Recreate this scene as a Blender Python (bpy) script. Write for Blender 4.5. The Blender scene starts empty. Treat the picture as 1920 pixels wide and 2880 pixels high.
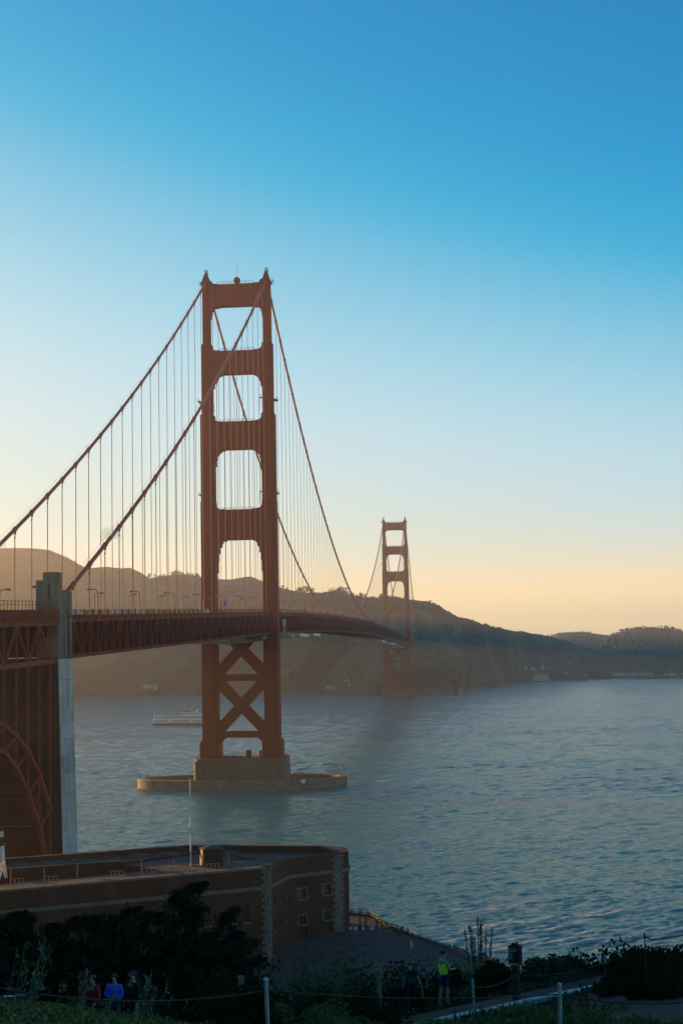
import bpy, math, random
import numpy as np
from mathutils import Vector, Matrix

random.seed(7)
RNG = np.random.default_rng(7)
S = bpy.context.scene
COL = S.collection
R = math.radians

# ------------------------------------------------------------------ camera
CAM = Vector((105.381, -679.263, 56.655))
YAW, PIT, ROL, FPX = 0.0877873, 0.0928209, -0.0190521, 4349.15   # photo is 1920 x 2880
FW = Vector((-math.sin(YAW) * math.cos(PIT), math.cos(YAW) * math.cos(PIT), math.sin(PIT)))
RT0 = Vector((math.cos(YAW), math.sin(YAW), 0))
UP0 = RT0.cross(FW)
RT = RT0 * math.cos(ROL) + UP0 * math.sin(ROL)
UP = UP0 * math.cos(ROL) - RT0 * math.sin(ROL)
cd = bpy.data.cameras.new('camera')
cam = bpy.data.objects.new('camera', cd)
COL.objects.link(cam)
mw = Matrix((RT, UP, -FW)).transposed().to_4x4()
mw.translation = CAM
cam.matrix_world = mw
cd.sensor_fit = 'VERTICAL'
cd.sensor_height = 36.0
cd.sensor_width = 24.0
cd.lens = FPX / 2880 * 36
cd.clip_start = 0.5
cd.clip_end = 60000
S.camera = cam

# ------------------------------------------------------------------ light
SUN_AZ, SUN_EL = 57.0, 4.5          # degrees left of the bridge axis, degrees up
sdir = Vector((-math.sin(R(SUN_AZ)) * math.cos(R(SUN_EL)), math.cos(R(SUN_AZ)) * math.cos(R(SUN_EL)), math.sin(R(SUN_EL))))
world = bpy.data.worlds.new('World')
S.world = world
world.use_nodes = True
wn = world.node_tree
wn.nodes.clear()
sky = wn.nodes.new('ShaderNodeTexSky')
sky.sky_type = 'NISHITA'
sky.sun_disc = False
sky.sun_elevation = R(SUN_EL)
sky.sun_rotation = R(-SUN_AZ)
sky.altitude = 0
sky.air_density = 1.0
sky.dust_density = 0.15
sky.ozone_density = 2.0
EXPO = 1.6
# colour grade of the Nishita sky: its red radiance picks the tint, its red/blue ratio warms the horizon
RAMP = [(0.0, (0.0, 0.0, 0.0)), (0.06, (0.0, 0.0692, 0.1514)), (0.12, (0.0, 0.1703, 0.3728)), (0.17, (0.0, 0.2679, 0.5864)), (0.196, (0.0, 0.3271, 0.6487)), (0.2261, (0.0177, 0.4158, 0.7074)), (0.2607, (0.1203, 0.5138, 0.7598)), (0.3006, (0.2436, 0.6064, 0.8036)), (0.3467, (0.3683, 0.6843, 0.8364)), (0.3998, (0.4784, 0.7426, 0.855)), (0.461, (0.5639, 0.7817, 0.8564)), (0.5316, (0.6229, 0.8071, 0.8375)), (0.613, (0.6636, 0.8294, 0.7947)), (0.7069, (0.6791, 0.8408, 0.77)), (0.8152, (0.6791, 0.8408, 0.77)), (0.94, (0.6791, 0.8408, 0.77)), (1.084, (0.6791, 0.8408, 0.77)), (1.25, (0.6791, 0.8408, 0.77)), (1.7, (0.6791, 0.8408, 0.77))]
WARM = (1.3309, 1.0034, 0.5444)
sep = wn.nodes.new('ShaderNodeSeparateColor')
cmb = wn.nodes.new('ShaderNodeCombineColor')
wn.links.new(sky.outputs[0], sep.inputs[0])
mu = wn.nodes.new('ShaderNodeMath'); mu.operation = 'MULTIPLY'; mu.inputs[1].default_value = .25
wn.links.new(sep.outputs[0], mu.inputs[0])
for k in range(3):
    fc = wn.nodes.new('ShaderNodeFloatCurve')
    fc.mapping.use_clip = False
    fc.mapping.extend = 'HORIZONTAL'
    cv = fc.mapping.curves[0]
    cv.points[0].location = (RAMP[0][0], RAMP[0][1][k]); cv.points[1].location = (RAMP[-1][0], RAMP[-1][1][k])
    for p in RAMP[1:-1]: cv.points.new(p[0], p[1][k])
    fc.mapping.update()
    wn.links.new(mu.outputs[0], fc.inputs['Value'])
    wn.links.new(fc.outputs[0], cmb.inputs[k])
rb = wn.nodes.new('ShaderNodeMath'); rb.operation = 'DIVIDE'
wn.links.new(sep.outputs[0], rb.inputs[0]); wn.links.new(sep.outputs[2], rb.inputs[1])
wr = wn.nodes.new('ShaderNodeMapRange'); wr.interpolation_type = 'SMOOTHSTEP'
wr.inputs['From Min'].default_value = .75; wr.inputs['From Max'].default_value = 2.6
wn.links.new(rb.outputs[0], wr.inputs['Value'])
mxw = wn.nodes.new('ShaderNodeMix'); mxw.data_type = 'RGBA'
mxw.inputs[7].default_value = (*WARM, 1)
wn.links.new(wr.outputs[0], mxw.inputs[0]); wn.links.new(cmb.outputs[0], mxw.inputs[6])
scl = wn.nodes.new('ShaderNodeVectorMath'); scl.operation = 'SCALE'; scl.inputs['Scale'].default_value = 1 / (.15 * 2 ** EXPO)
wn.links.new(mxw.outputs[2], scl.inputs[0])
bg = wn.nodes.new('ShaderNodeBackground')
bg.inputs['Strength'].default_value = 0.15
wo = wn.nodes.new('ShaderNodeOutputWorld')
wn.links.new(scl.outputs[0], bg.inputs['Color'])
wn.links.new(bg.outputs[0], wo.inputs[0])

sl = bpy.data.lights.new('sun', 'SUN')
sl.energy = 5.0
sl.angle = R(0.5)
sl.color = (1.0, 0.52, 0.18)
sun = bpy.data.objects.new('sun', sl)
sun.rotation_euler = (-sdir).to_track_quat('-Z', 'Y').to_euler()
COL.objects.link(sun)

S.view_settings.view_transform = 'Standard'
S.view_settings.look = 'None'
S.view_settings.gamma = 1
S.view_settings.exposure = EXPO
S.view_settings.use_curve_mapping = False
S.cycles.use_denoising = True
S.cycles.max_bounces = 6
S.cycles.diffuse_bounces = 2
S.cycles.glossy_bounces = 3
S.cycles.volume_bounces = 0
S.cycles.transparent_max_bounces = 8

HAZE_DENSITY = 0.000115
HAZE_ANISO = 0.78
HAZE_COLOR = (0.92, 0.90, 0.90)


# ------------------------------------------------------------------ helpers
def ray(px, py):
    return (RT * ((px - 960) / FPX) - UP * ((py - 1440) / FPX) + FW)


def at(px, py, depth):
    return CAM + ray(px, py) * depth


def onplane(px, py, ax, val):
    d = ray(px, py)
    return CAM + d * ((val - CAM[ax]) / d[ax])


def rd(r, d):
    """lateral r and horizontal distance d from the view point -> world x, y"""
    fx, fy = -math.sin(YAW), math.cos(YAW)
    return CAM.x + RT0.x * r + fx * d, CAM.y + RT0.y * r + fy * d


def tord(x, y):
    dx, dy = x - CAM.x, y - CAM.y
    return RT0.x * dx + RT0.y * dy, -math.sin(YAW) * dx + math.cos(YAW) * dy


def wloc(o):
    v = Vector((0, 0, 0))
    while o is not None:
        v = v + o.location
        o = o.parent
    return v


def tag(o, label=None, cat=None, group=None, kind=None):
    if label: o['label'] = label
    if cat: o['category'] = cat
    if group: o['group'] = group
    if kind: o['kind'] = kind
    return o


def empty(name, loc=(0, 0, 0), rz=0, parent=None):
    o = bpy.data.objects.new(name, None)
    o.empty_display_size = 0.3
    o.location = loc
    o.rotation_euler = (0, 0, rz)
    COL.objects.link(o)
    if parent is not None: o.parent = parent
    return o


def thing(name, label, cat, loc=(0, 0, 0), rz=0, group=None):
    return tag(empty(name, loc, rz), label, cat, group)


def linkmesh(name, me, parent=None, loc=(0, 0, 0)):
    o = bpy.data.objects.new(name, me)
    o.location = loc
    COL.objects.link(o)
    if parent is not None: o.parent = parent
    return o


def copy_tree(o, parent=None):
    c = o.copy()
    COL.objects.link(c)
    c.parent = parent
    for ch in list(o.children):
        copy_tree(ch, c)
    return c


class MB:
    def __init__(s):
        s.v = []; s.f = []; s.mi = []; s.cur = 0

    def add(s, vs, fs):
        b = len(s.v)
        s.v.extend([tuple(v) for v in vs])
        for f in fs:
            s.f.append([i + b for i in f]); s.mi.append(s.cur)

    def box(s, x0, x1, y0, y1, z0, z1):
        s.add([(x0, y0, z0), (x1, y0, z0), (x1, y1, z0), (x0, y1, z0), (x0, y0, z1), (x1, y0, z1), (x1, y1, z1), (x0, y1, z1)],
              [(0, 3, 2, 1), (4, 5, 6, 7), (0, 1, 5, 4), (1, 2, 6, 5), (2, 3, 7, 6), (3, 0, 4, 7)])

    def cbox(s, c, d):
        s.box(c[0] - d[0] / 2, c[0] + d[0] / 2, c[1] - d[1] / 2, c[1] + d[1] / 2, c[2] - d[2] / 2, c[2] + d[2] / 2)

    def obox(s, c, ax, d):
        """box centred at c with (unit) axes ax and sizes d"""
        c = Vector(c); a = [Vector(q) for q in ax]
        vs = []
        for k in (-.5, .5):
            for i, j in ((-.5, -.5), (.5, -.5), (.5, .5), (-.5, .5)):
                vs.append(c + a[0] * d[0] * i + a[1] * d[1] * j + a[2] * d[2] * k)
        s.add(vs, [(0, 3, 2, 1), (4, 5, 6, 7), (0, 1, 5, 4), (1, 2, 6, 5), (2, 3, 7, 6), (3, 0, 4, 7)])

    def beam(s, p, q, w, h, ref=(0, 0, 1)):
        p = Vector(p); q = Vector(q)
        d = q - p; L = d.length
        if L < 1e-6: return
        d = d / L
        rf = Vector(ref)
        if abs(d.dot(rf)) > .99: rf = Vector((0, 1, 0))
        a = d.cross(rf).normalized(); b = a.cross(d).normalized()
        s.obox((p + q) / 2, (a, b, d), (w, h, L))

    def tube(s, pts, r, n=8, cap=True):
        pts = [Vector(p) for p in pts]
        rs = r if hasattr(r, '__len__') else [r] * len(pts)
        vs = []; fs = []
        pa = None
        for i, p in enumerate(pts):
            d = (pts[min(i + 1, len(pts) - 1)] - pts[max(i - 1, 0)]).normalized()
            if pa is None:
                rf = Vector((0, 0, 1)) if abs(d.z) < .9 else Vector((1, 0, 0))
                a = d.cross(rf).normalized()
            else:
                a = (pa - d * pa.dot(d)).normalized()
            pa = a
            b = d.cross(a)
            for k in range(n):
                t = 2 * math.pi * k / n
                vs.append(p + (a * math.cos(t) + b * math.sin(t)) * rs[i])
        for i in range(len(pts) - 1):
            for k in range(n):
                fs.append((i * n + k, i * n + (k + 1) % n, (i + 1) * n + (k + 1) % n, (i + 1) * n + k))
        if cap:
            fs.append(tuple(range(n))[::-1])
            m = (len(pts) - 1) * n
            fs.append(tuple(m + k for k in range(n)))
        s.add(vs, fs)

    def prism(s, poly, fn, d0, d1):
        """extrude a 2D polygon; fn(u, v, d) -> xyz"""
        n = len(poly)
        vs = [fn(u, v, d0) for u, v in poly] + [fn(u, v, d1) for u, v in poly]
        fs = [tuple(range(n))[::-1], tuple(range(n, 2 * n))]
        for k in range(n):
            fs.append((k, (k + 1) % n, n + (k + 1) % n, n + k))
        s.add(vs, fs)

    def lathe(s, prof, c, n=16):
        vs = []; fs = []
        for r, z in prof:
            for k in range(n):
                t = 2 * math.pi * k / n
                vs.append((c[0] + r * math.cos(t), c[1] + r * math.sin(t), c[2] + z))
        m = len(prof)
        for i in range(m - 1):
            for k in range(n):
                fs.append((i * n + k, i * n + (k + 1) % n, (i + 1) * n + (k + 1) % n, (i + 1) * n + k))
        fs.append(tuple(range(n))[::-1]); fs.append(tuple((m - 1) * n + k for k in range(n)))
        s.add(vs, fs)

    def mesh(s, name, mats, off=(0, 0, 0), smooth=False):
        me = bpy.data.meshes.new(name)
        v = [(a - off[0], b - off[1], c - off[2]) for a, b, c in s.v]
        me.from_pydata(v, [], s.f)
        if not isinstance(mats, (list, tuple)): mats = [mats]
        for m in mats: me.materials.append(m)
        if len(mats) > 1: me.polygons.foreach_set('material_index', s.mi)
        if smooth: me.polygons.foreach_set('use_smooth', [True] * len(me.polygons))
        me.update()
        return me

    def build(s, name, mats, parent=None, smooth=False, local=False):
        off = (0, 0, 0) if (local or parent is None) else wloc(parent)
        return linkmesh(name, s.mesh(name, mats, off, smooth), parent)


def npmesh(name, verts, quads, mat, smooth=False):
    """fast mesh from numpy arrays (quads or tris)"""
    me = bpy.data.meshes.new(name)
    nv, nf, k = len(verts), len(quads), quads.shape[1]
    me.vertices.add(nv)
    me.vertices.foreach_set('co', np.asarray(verts, np.float32).ravel())
    me.loops.add(nf * k)
    me.loops.foreach_set('vertex_index', np.asarray(quads, np.int32).ravel())
    me.polygons.add(nf)
    me.polygons.foreach_set('loop_start', np.arange(nf, dtype=np.int32) * k)
    me.polygons.foreach_set('loop_total', np.full(nf, k, np.int32))
    if smooth: me.polygons.foreach_set('use_smooth', np.ones(nf, bool))
    me.materials.append(mat)
    me.update(calc_edges=True)
    me.validate()
    return me


def leaves(centers, size, elong=1.6, jitter=.35, dirs=None, updir=0.0):
    """one rhombus leaf per centre; returns verts, quads"""
    n = len(centers)
    if dirs is None:
        a = RNG.normal(size=(n, 3)); a[:, 2] += updir
    else:
        a = dirs + RNG.normal(size=(n, 3)) * .45
    a /= np.linalg.norm(a, axis=1)[:, None] + 1e-9
    b = np.cross(a, RNG.normal(size=(n, 3)))
    b /= np.linalg.norm(b, axis=1)[:, None] + 1e-9
    sz = size * (1 + jitter * RNG.normal(size=(n, 1))).clip(.4, 2)
    a = a * sz * elong; b = b * sz * .5
    v = np.stack([centers - a * .5, centers + b, centers + a * .5, centers - b], 1).reshape(-1, 3)
    q = np.arange(4 * n).reshape(n, 4)
    return v, q


# ------------------------------------------------------------------ materials
def mat(name, col, rough=.7, var=.15, scale=1.0, bump=0.0, bscale=None, metallic=0, spec=.3, col2=None, stretch=None, detail=5):
    m = bpy.data.materials.new(name)
    m.use_nodes = True
    nt = m.node_tree
    b = nt.nodes['Principled BSDF']
    b.inputs['Roughness'].default_value = rough
    b.inputs['Metallic'].default_value = metallic
    b.inputs['Specular IOR Level'].default_value = spec
    tc = nt.nodes.new('ShaderNodeTexCoord')
    mp = nt.nodes.new('ShaderNodeMapping')
    if stretch: mp.inputs['Scale'].default_value = stretch
    nt.links.new(tc.outputs['Object'], mp.inputs[0])
    nz = nt.nodes.new('ShaderNodeTexNoise')
    nz.inputs['Scale'].default_value = scale
    nz.inputs['Detail'].default_value = detail
    nz.inputs['Roughness'].default_value = .65
    nt.links.new(mp.outputs[0], nz.inputs['Vector'])
    cr = nt.nodes.new('ShaderNodeValToRGB')
    c2 = col2 if col2 else tuple(min(1, c * (1 + var)) for c in col)
    c1 = col if col2 else tuple(c * (1 - var) for c in col)
    cr.color_ramp.elements[0].position = .32
    cr.color_ramp.elements[1].position = .68
    cr.color_ramp.elements[0].color = (*c1, 1)
    cr.color_ramp.elements[1].color = (*c2, 1)
    nt.links.new(nz.outputs['Fac'], cr.inputs[0])
    nt.links.new(cr.outputs[0], b.inputs['Base Color'])
    if bump:
        bn = nt.nodes.new('ShaderNodeTexNoise')
        bn.inputs['Scale'].default_value = bscale or scale * 4
        bn.inputs['Detail'].default_value = 4
        nt.links.new(mp.outputs[0], bn.inputs['Vector'])
        bp = nt.nodes.new('ShaderNodeBump')
        bp.inputs['Strength'].default_value = bump
        bp.inputs['Distance'].default_value = .1
        nt.links.new(bn.outputs['Fac'], bp.inputs['Height'])
        nt.links.new(bp.outputs[0], b.inputs['Normal'])
    return m


M = {}
M['orange'] = mat('orange_steel_paint', (.20, .025, .007), .7, .28, .35, .05, 2.0, spec=.1, stretch=(1, 1, .12))
M['arch_steel'] = mat('dusty_red_steel', (.21, .055, .032), .75, .25, .4, .05, 2.0, spec=.1)
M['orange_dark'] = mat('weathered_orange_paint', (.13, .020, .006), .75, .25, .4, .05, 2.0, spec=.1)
M['cable'] = mat('cable_paint', (.30, .06, .022), .5, .15, .6)
M['conc'] = mat('pier_concrete', (.11, .095, .065), .9, .35, .18, .3, 1.2, stretch=(1, 1, .3))
M['conc_light'] = mat('pale_concrete', (.36, .37, .37), .85, .38, .35, .2, 2, stretch=(1, 1, .35))
M['conc_old'] = mat('weathered_concrete', (.13, .125, .095), .9, .5, .3, .3, 2, stretch=(1, 1, .3))
M['conc_gap'] = mat('joint_shadow_concrete', (.09, .085, .075), .9, .2, .5)
M['fender'] = mat('fender_concrete', (.17, .145, .105), .9, .35, .2, .3, 1.0, stretch=(1, 1, 2))
M['asphalt_deck'] = mat('deck_asphalt', (.06, .058, .055), .9, .2, .5)
M['lampmetal'] = mat('lamp_paint', (.16, .05, .03), .5, .15, 2)
M['lampglass'] = mat('lamp_glass', (.75, .6, .35), .3, .1, 3)
M['white_metal'] = mat('white_paint', (.75, .73, .68), .5, .06, .5)
M['galv'] = mat('galvanised_steel', (.42, .45, .47), .42, .15, 3, metallic=.35)
M['dark_metal'] = mat('dark_metal', (.03, .03, .03), .5, .2, 2)
M['sunlit_rust'] = mat('sunlit_rust_rail', (.72, .30, .09), .6, .2, 3)  # low sun's orange glow mixed into the rust colour
M['glass'] = mat('window_glass', (.02, .022, .025), .12, .1, 1, spec=.6)
M['wood'] = mat('weathered_wood', (.17, .14, .11), .85, .3, 3, .3, 20, stretch=(6, 6, .6))
M['asphalt'] = mat('path_asphalt', (.016, .020, .026), .9, .2, .7, .3, 40)
M['plaza'] = mat('plaza_asphalt', (.034, .046, .055), .85, .2, .18, .1, 6)
M['dark_steel'] = mat('shaded_steel_paint', (.05, .011, .006), .7, .2, .4)  # bridge paint darkened, the truss interior's shade put into the colour
M['suspender'] = mat('lit_suspender_paint', (.55, .24, .13), .45, .1, .3)  # bridge orange made paler, sky light on the ropes put into it
M['pylon_dark'] = mat('shaded_concrete', (.030, .026, .018), .9, .35, .25, .3, 1.2, stretch=(1, 1, .3))  # shade on the pylon's south face put into the concrete colour
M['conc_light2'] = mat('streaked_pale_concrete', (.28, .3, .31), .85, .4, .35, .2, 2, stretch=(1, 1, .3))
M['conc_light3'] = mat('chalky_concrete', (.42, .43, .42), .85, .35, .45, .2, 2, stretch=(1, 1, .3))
M['kerb'] = mat('kerb_concrete', (.55, .51, .45), .9, .25, 1.2, .2, 8)
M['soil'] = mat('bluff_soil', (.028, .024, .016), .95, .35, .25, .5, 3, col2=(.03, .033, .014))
M['leaf'] = mat('shrub_leaf', (.045, .058, .010), .6, .5, 1.2, col2=(.16, .185, .03))
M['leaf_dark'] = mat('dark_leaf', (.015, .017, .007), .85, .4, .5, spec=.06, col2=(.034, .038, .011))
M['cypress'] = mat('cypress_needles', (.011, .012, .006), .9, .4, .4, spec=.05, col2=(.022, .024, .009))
M['leaf_grey'] = mat('grey_green_leaf', (.07, .09, .05), .6, .3, 2, col2=(.13, .15, .08))
M['dry'] = mat('dry_grass', (.10, .075, .035), .8, .35, 1.5)
M['olive'] = mat('olive_scrub', (.07, .065, .02), .75, .4, .8, col2=(.12, .10, .02))
M['reed'] = mat('reed_leaf', (.15, .17, .06), .6, .3, 2)
M['plume'] = mat('dry_plume', (.12, .085, .06), .8, .25, 3)
M['bark'] = mat('bark', (.06, .045, .035), .9, .3, 4, .4, 15)
M['hilltree'] = mat('hill_tree_leaf', (.022, .030, .018), .8, .3, .05)
M['rock'] = mat('dark_shore_rock', (.07, .065, .058), .9, .35, .6, .5, 3)
M['rock_pale'] = mat('pale_guano_rock', (.42, .39, .35), .9, .25, .12, .4, .6)
M['rock_tip'] = mat('grey_brown_rock', (.24, .21, .18), .9, .3, .08, .5, .4)
M['rock_brown'] = mat('brown_sea_rock', (.16, .13, .10), .9, .35, .08, .5, .4)
M['skin'] = mat('skin', (.42, .24, .16), .55, .08, 5)
M['hair'] = mat('dark_hair', (.02, .015, .012), .5, .2, 20)
M['hair_brown'] = mat('auburn_hair', (.13, .055, .025), .5, .3, 30)
M['lime'] = mat('lime_shirt', (.8, 1.0, .06), .7, .06, 4, .1, 8)
M['navy'] = mat('navy_cloth', (.015, .02, .08), .8, .15, 5)
M['black'] = mat('black_cloth', (.012, .012, .016), .85, .2, 5)
M['charcoal'] = mat('charcoal_cloth', (.035, .045, .06), .85, .15, 5)
M['blue'] = mat('blue_jacket', (.012, .10, .62), .55, .12, 5, .2, 9)
M['lightblue'] = mat('pale_blue_cloth', (.06, .38, .75), .6, .1, 5)
M['red'] = mat('red_cloth', (.40, .015, .02), .7, .12, 5)
M['teal'] = mat('teal_bag', (.10, .42, .34), .6, .12, 6)
M['pink'] = mat('pink_cloth', (.7, .12, .3), .7, .1, 6)
M['cyan'] = mat('cyan_paint', (.18, .5, .7), .35, .1, 6)
M['yellow'] = mat('yellow_cloth', (.5, .33, .06), .7, .12, 6)
M['orange_cloth'] = mat('orange_plastic', (.8, .10, .02), .5, .1, 6)
M['whitecloth'] = mat('white_cloth', (.7, .7, .72), .7, .06, 5)
M['net'] = mat('net_cloth', (.36, .35, .22), .8, .2, .3)
M['salmon'] = mat('salmon_wrap', (.62, .17, .13), .7, .15, .8)
M['wrapwhite'] = mat('white_wrap', (.62, .56, .52), .7, .12, .8)
M['signblue'] = mat('blue_sign_face', (.03, .12, .42), .5, .08, 2)
M['hull'] = mat('ferry_hull', (.11, .05, .03), .5, .15, .2)
M['ferrywhite'] = mat('ferry_white', (.82, .78, .70), .5, .05, .3)
M['ferryroof'] = mat('ferry_red_roof', (.33, .10, .06), .6, .12, .3)
M['board'] = mat('sign_board', (.014, .009, .008), .7, .15, 4)
M['letter'] = mat('sign_letters', (.55, .55, .50), .7, .1, 30)
M['signgreen'] = mat('sign_green_band', (.07, .13, .10), .7, .1, 8)
M['house'] = mat('house_white', (.42, .40, .37), .7, .1, .1)
M['houseroof'] = mat('house_red_roof', (.22, .09, .07), .8, .15, .2)
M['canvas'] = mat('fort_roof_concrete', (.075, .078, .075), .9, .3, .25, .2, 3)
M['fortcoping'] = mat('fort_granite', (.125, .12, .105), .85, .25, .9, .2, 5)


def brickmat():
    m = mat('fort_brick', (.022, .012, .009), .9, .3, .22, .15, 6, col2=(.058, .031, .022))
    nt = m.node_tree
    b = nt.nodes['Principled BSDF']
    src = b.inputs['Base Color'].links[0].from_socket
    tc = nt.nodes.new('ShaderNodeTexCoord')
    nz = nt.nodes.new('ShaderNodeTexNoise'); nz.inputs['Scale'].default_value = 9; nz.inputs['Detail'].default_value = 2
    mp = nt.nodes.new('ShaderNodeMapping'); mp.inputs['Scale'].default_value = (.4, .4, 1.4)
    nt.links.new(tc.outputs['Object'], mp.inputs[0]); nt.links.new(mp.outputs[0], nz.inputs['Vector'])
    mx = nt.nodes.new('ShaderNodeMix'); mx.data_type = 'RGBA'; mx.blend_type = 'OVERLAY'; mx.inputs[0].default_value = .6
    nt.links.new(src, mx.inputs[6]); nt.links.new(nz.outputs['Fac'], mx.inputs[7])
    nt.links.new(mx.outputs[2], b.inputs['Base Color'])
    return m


M['brick'] = brickmat()


def hillmat(name, grass, scrub, bias=.5, sc=.006):
    m = bpy.data.materials.new(name)
    m.use_nodes = True
    nt = m.node_tree
    b = nt.nodes['Principled BSDF']
    b.inputs['Roughness'].default_value = .95
    b.inputs['Specular IOR Level'].default_value = .1
    tc = nt.nodes.new('ShaderNodeTexCoord')
    fs = []
    for s_, d_ in ((sc, 8), (sc * 7, 6)):
        n = nt.nodes.new('ShaderNodeTexNoise'); n.inputs['Scale'].default_value = s_; n.inputs['Detail'].default_value = d_
        n.inputs['Roughness'].default_value = .65
        nt.links.new(tc.outputs['Object'], n.inputs['Vector']); fs.append(n)
    ad = nt.nodes.new('ShaderNodeMath'); ad.operation = 'MULTIPLY_ADD'; ad.inputs[1].default_value = .5
    nt.links.new(fs[1].outputs['Fac'], ad.inputs[0]); nt.links.new(fs[0].outputs['Fac'], ad.inputs[2])
    cr = nt.nodes.new('ShaderNodeValToRGB')
    cr.color_ramp.elements[0].position = bias + .12; cr.color_ramp.elements[1].position = bias + .36
    cr.color_ramp.elements[0].color = (*scrub, 1); cr.color_ramp.elements[1].color = (*grass, 1)
    nt.links.new(ad.outputs[0], cr.inputs[0])
    nt.links.new(cr.outputs[0], b.inputs['Base Color'])
    bp = nt.nodes.new('ShaderNodeBump'); bp.inputs['Strength'].default_value = .6; bp.inputs['Distance'].default_value = 6
    nt.links.new(ad.outputs[0], bp.inputs['Height']); nt.links.new(bp.outputs[0], b.inputs['Normal'])
    return m


M['hill_grass'] = hillmat('dry_hill', (.22, .15, .075), (.09, .07, .04), .5)
M['hill_scrub'] = hillmat('scrub_hill', (.15, .11, .062), (.03, .032, .02), .52)
M['hill_wood'] = hillmat('wooded_hill', (.055, .055, .032), (.025, .03, .02), .55, .012)


def watermat():
    m = bpy.data.materials.new('bay_water')
    m.use_nodes = True
    nt = m.node_tree
    b = nt.nodes['Principled BSDF']
    b.inputs['IOR'].default_value = 1.33
    b.inputs['Specular IOR Level'].default_value = .8
    b.inputs['Specular Tint'].default_value = (.6, .95, 1, 1)
    at_ = nt.nodes.new('ShaderNodeAttribute'); at_.attribute_name = 'foam'
    mx = nt.nodes.new('ShaderNodeMix'); mx.data_type = 'RGBA'
    mx.inputs[6].default_value = (.005, .175, .175, 1); mx.inputs[7].default_value = (.72, .72, .70, 1)
    nt.links.new(at_.outputs['Fac'], mx.inputs[0]); nt.links.new(mx.outputs[2], b.inputs['Base Color'])
    rr = nt.nodes.new('ShaderNodeMapRange'); rr.inputs['To Min'].default_value = .14; rr.inputs['To Max'].default_value = .9
    nt.links.new(at_.outputs['Fac'], rr.inputs['Value']); nt.links.new(rr.outputs[0], b.inputs['Roughness'])
    tc = nt.nodes.new('ShaderNodeTexCoord')
    mp = nt.nodes.new('ShaderNodeMapping'); mp.inputs['Scale'].default_value = (.6, 1, 1); mp.inputs['Rotation'].default_value = (0, 0, R(-25))
    nt.links.new(tc.outputs['Object'], mp.inputs[0])
    n = nt.nodes.new('ShaderNodeTexNoise'); n.inputs['Scale'].default_value = .8; n.inputs['Detail'].default_value = 8; n.inputs['Roughness'].default_value = .6; n.inputs['Distortion'].default_value = .4
    nt.links.new(mp.outputs[0], n.inputs['Vector'])
    bp = nt.nodes.new('ShaderNodeBump'); bp.inputs['Distance'].default_value = 1.5; bp.inputs['Strength'].default_value = .8
    nt.links.new(n.outputs['Fac'], bp.inputs['Height']); nt.links.new(bp.outputs[0], b.inputs['Normal'])
    return m


M['water'] = watermat()

def vnoise(x, y, seed):
    """smooth value noise on numpy arrays"""
    xi = np.floor(x).astype(int); yi = np.floor(y).astype(int)
    fx = x - xi; fy = y - yi
    fx = fx * fx * (3 - 2 * fx); fy = fy * fy * (3 - 2 * fy)

    def h(a, b):
        n = (a * 374761393 + b * 668265263 + seed * 1442695041) & 0x7fffffff
        n = (n ^ (n >> 13)) * 1274126177 & 0x7fffffff
        return ((n ^ (n >> 16)) & 0xffff) / 65535.0
    return (h(xi, yi) * (1 - fx) + h(xi + 1, yi) * fx) * (1 - fy) + (h(xi, yi + 1) * (1 - fx) + h(xi + 1, yi + 1) * fx) * fy


def fbm(x, y, seed, o=4):
    t = 0; a = .5
    for k in range(o):
        t = t + a * (vnoise(x, y, seed + k) - .5); x = x * 2.03; y = y * 2.03; a *= .5
    return t


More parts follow.
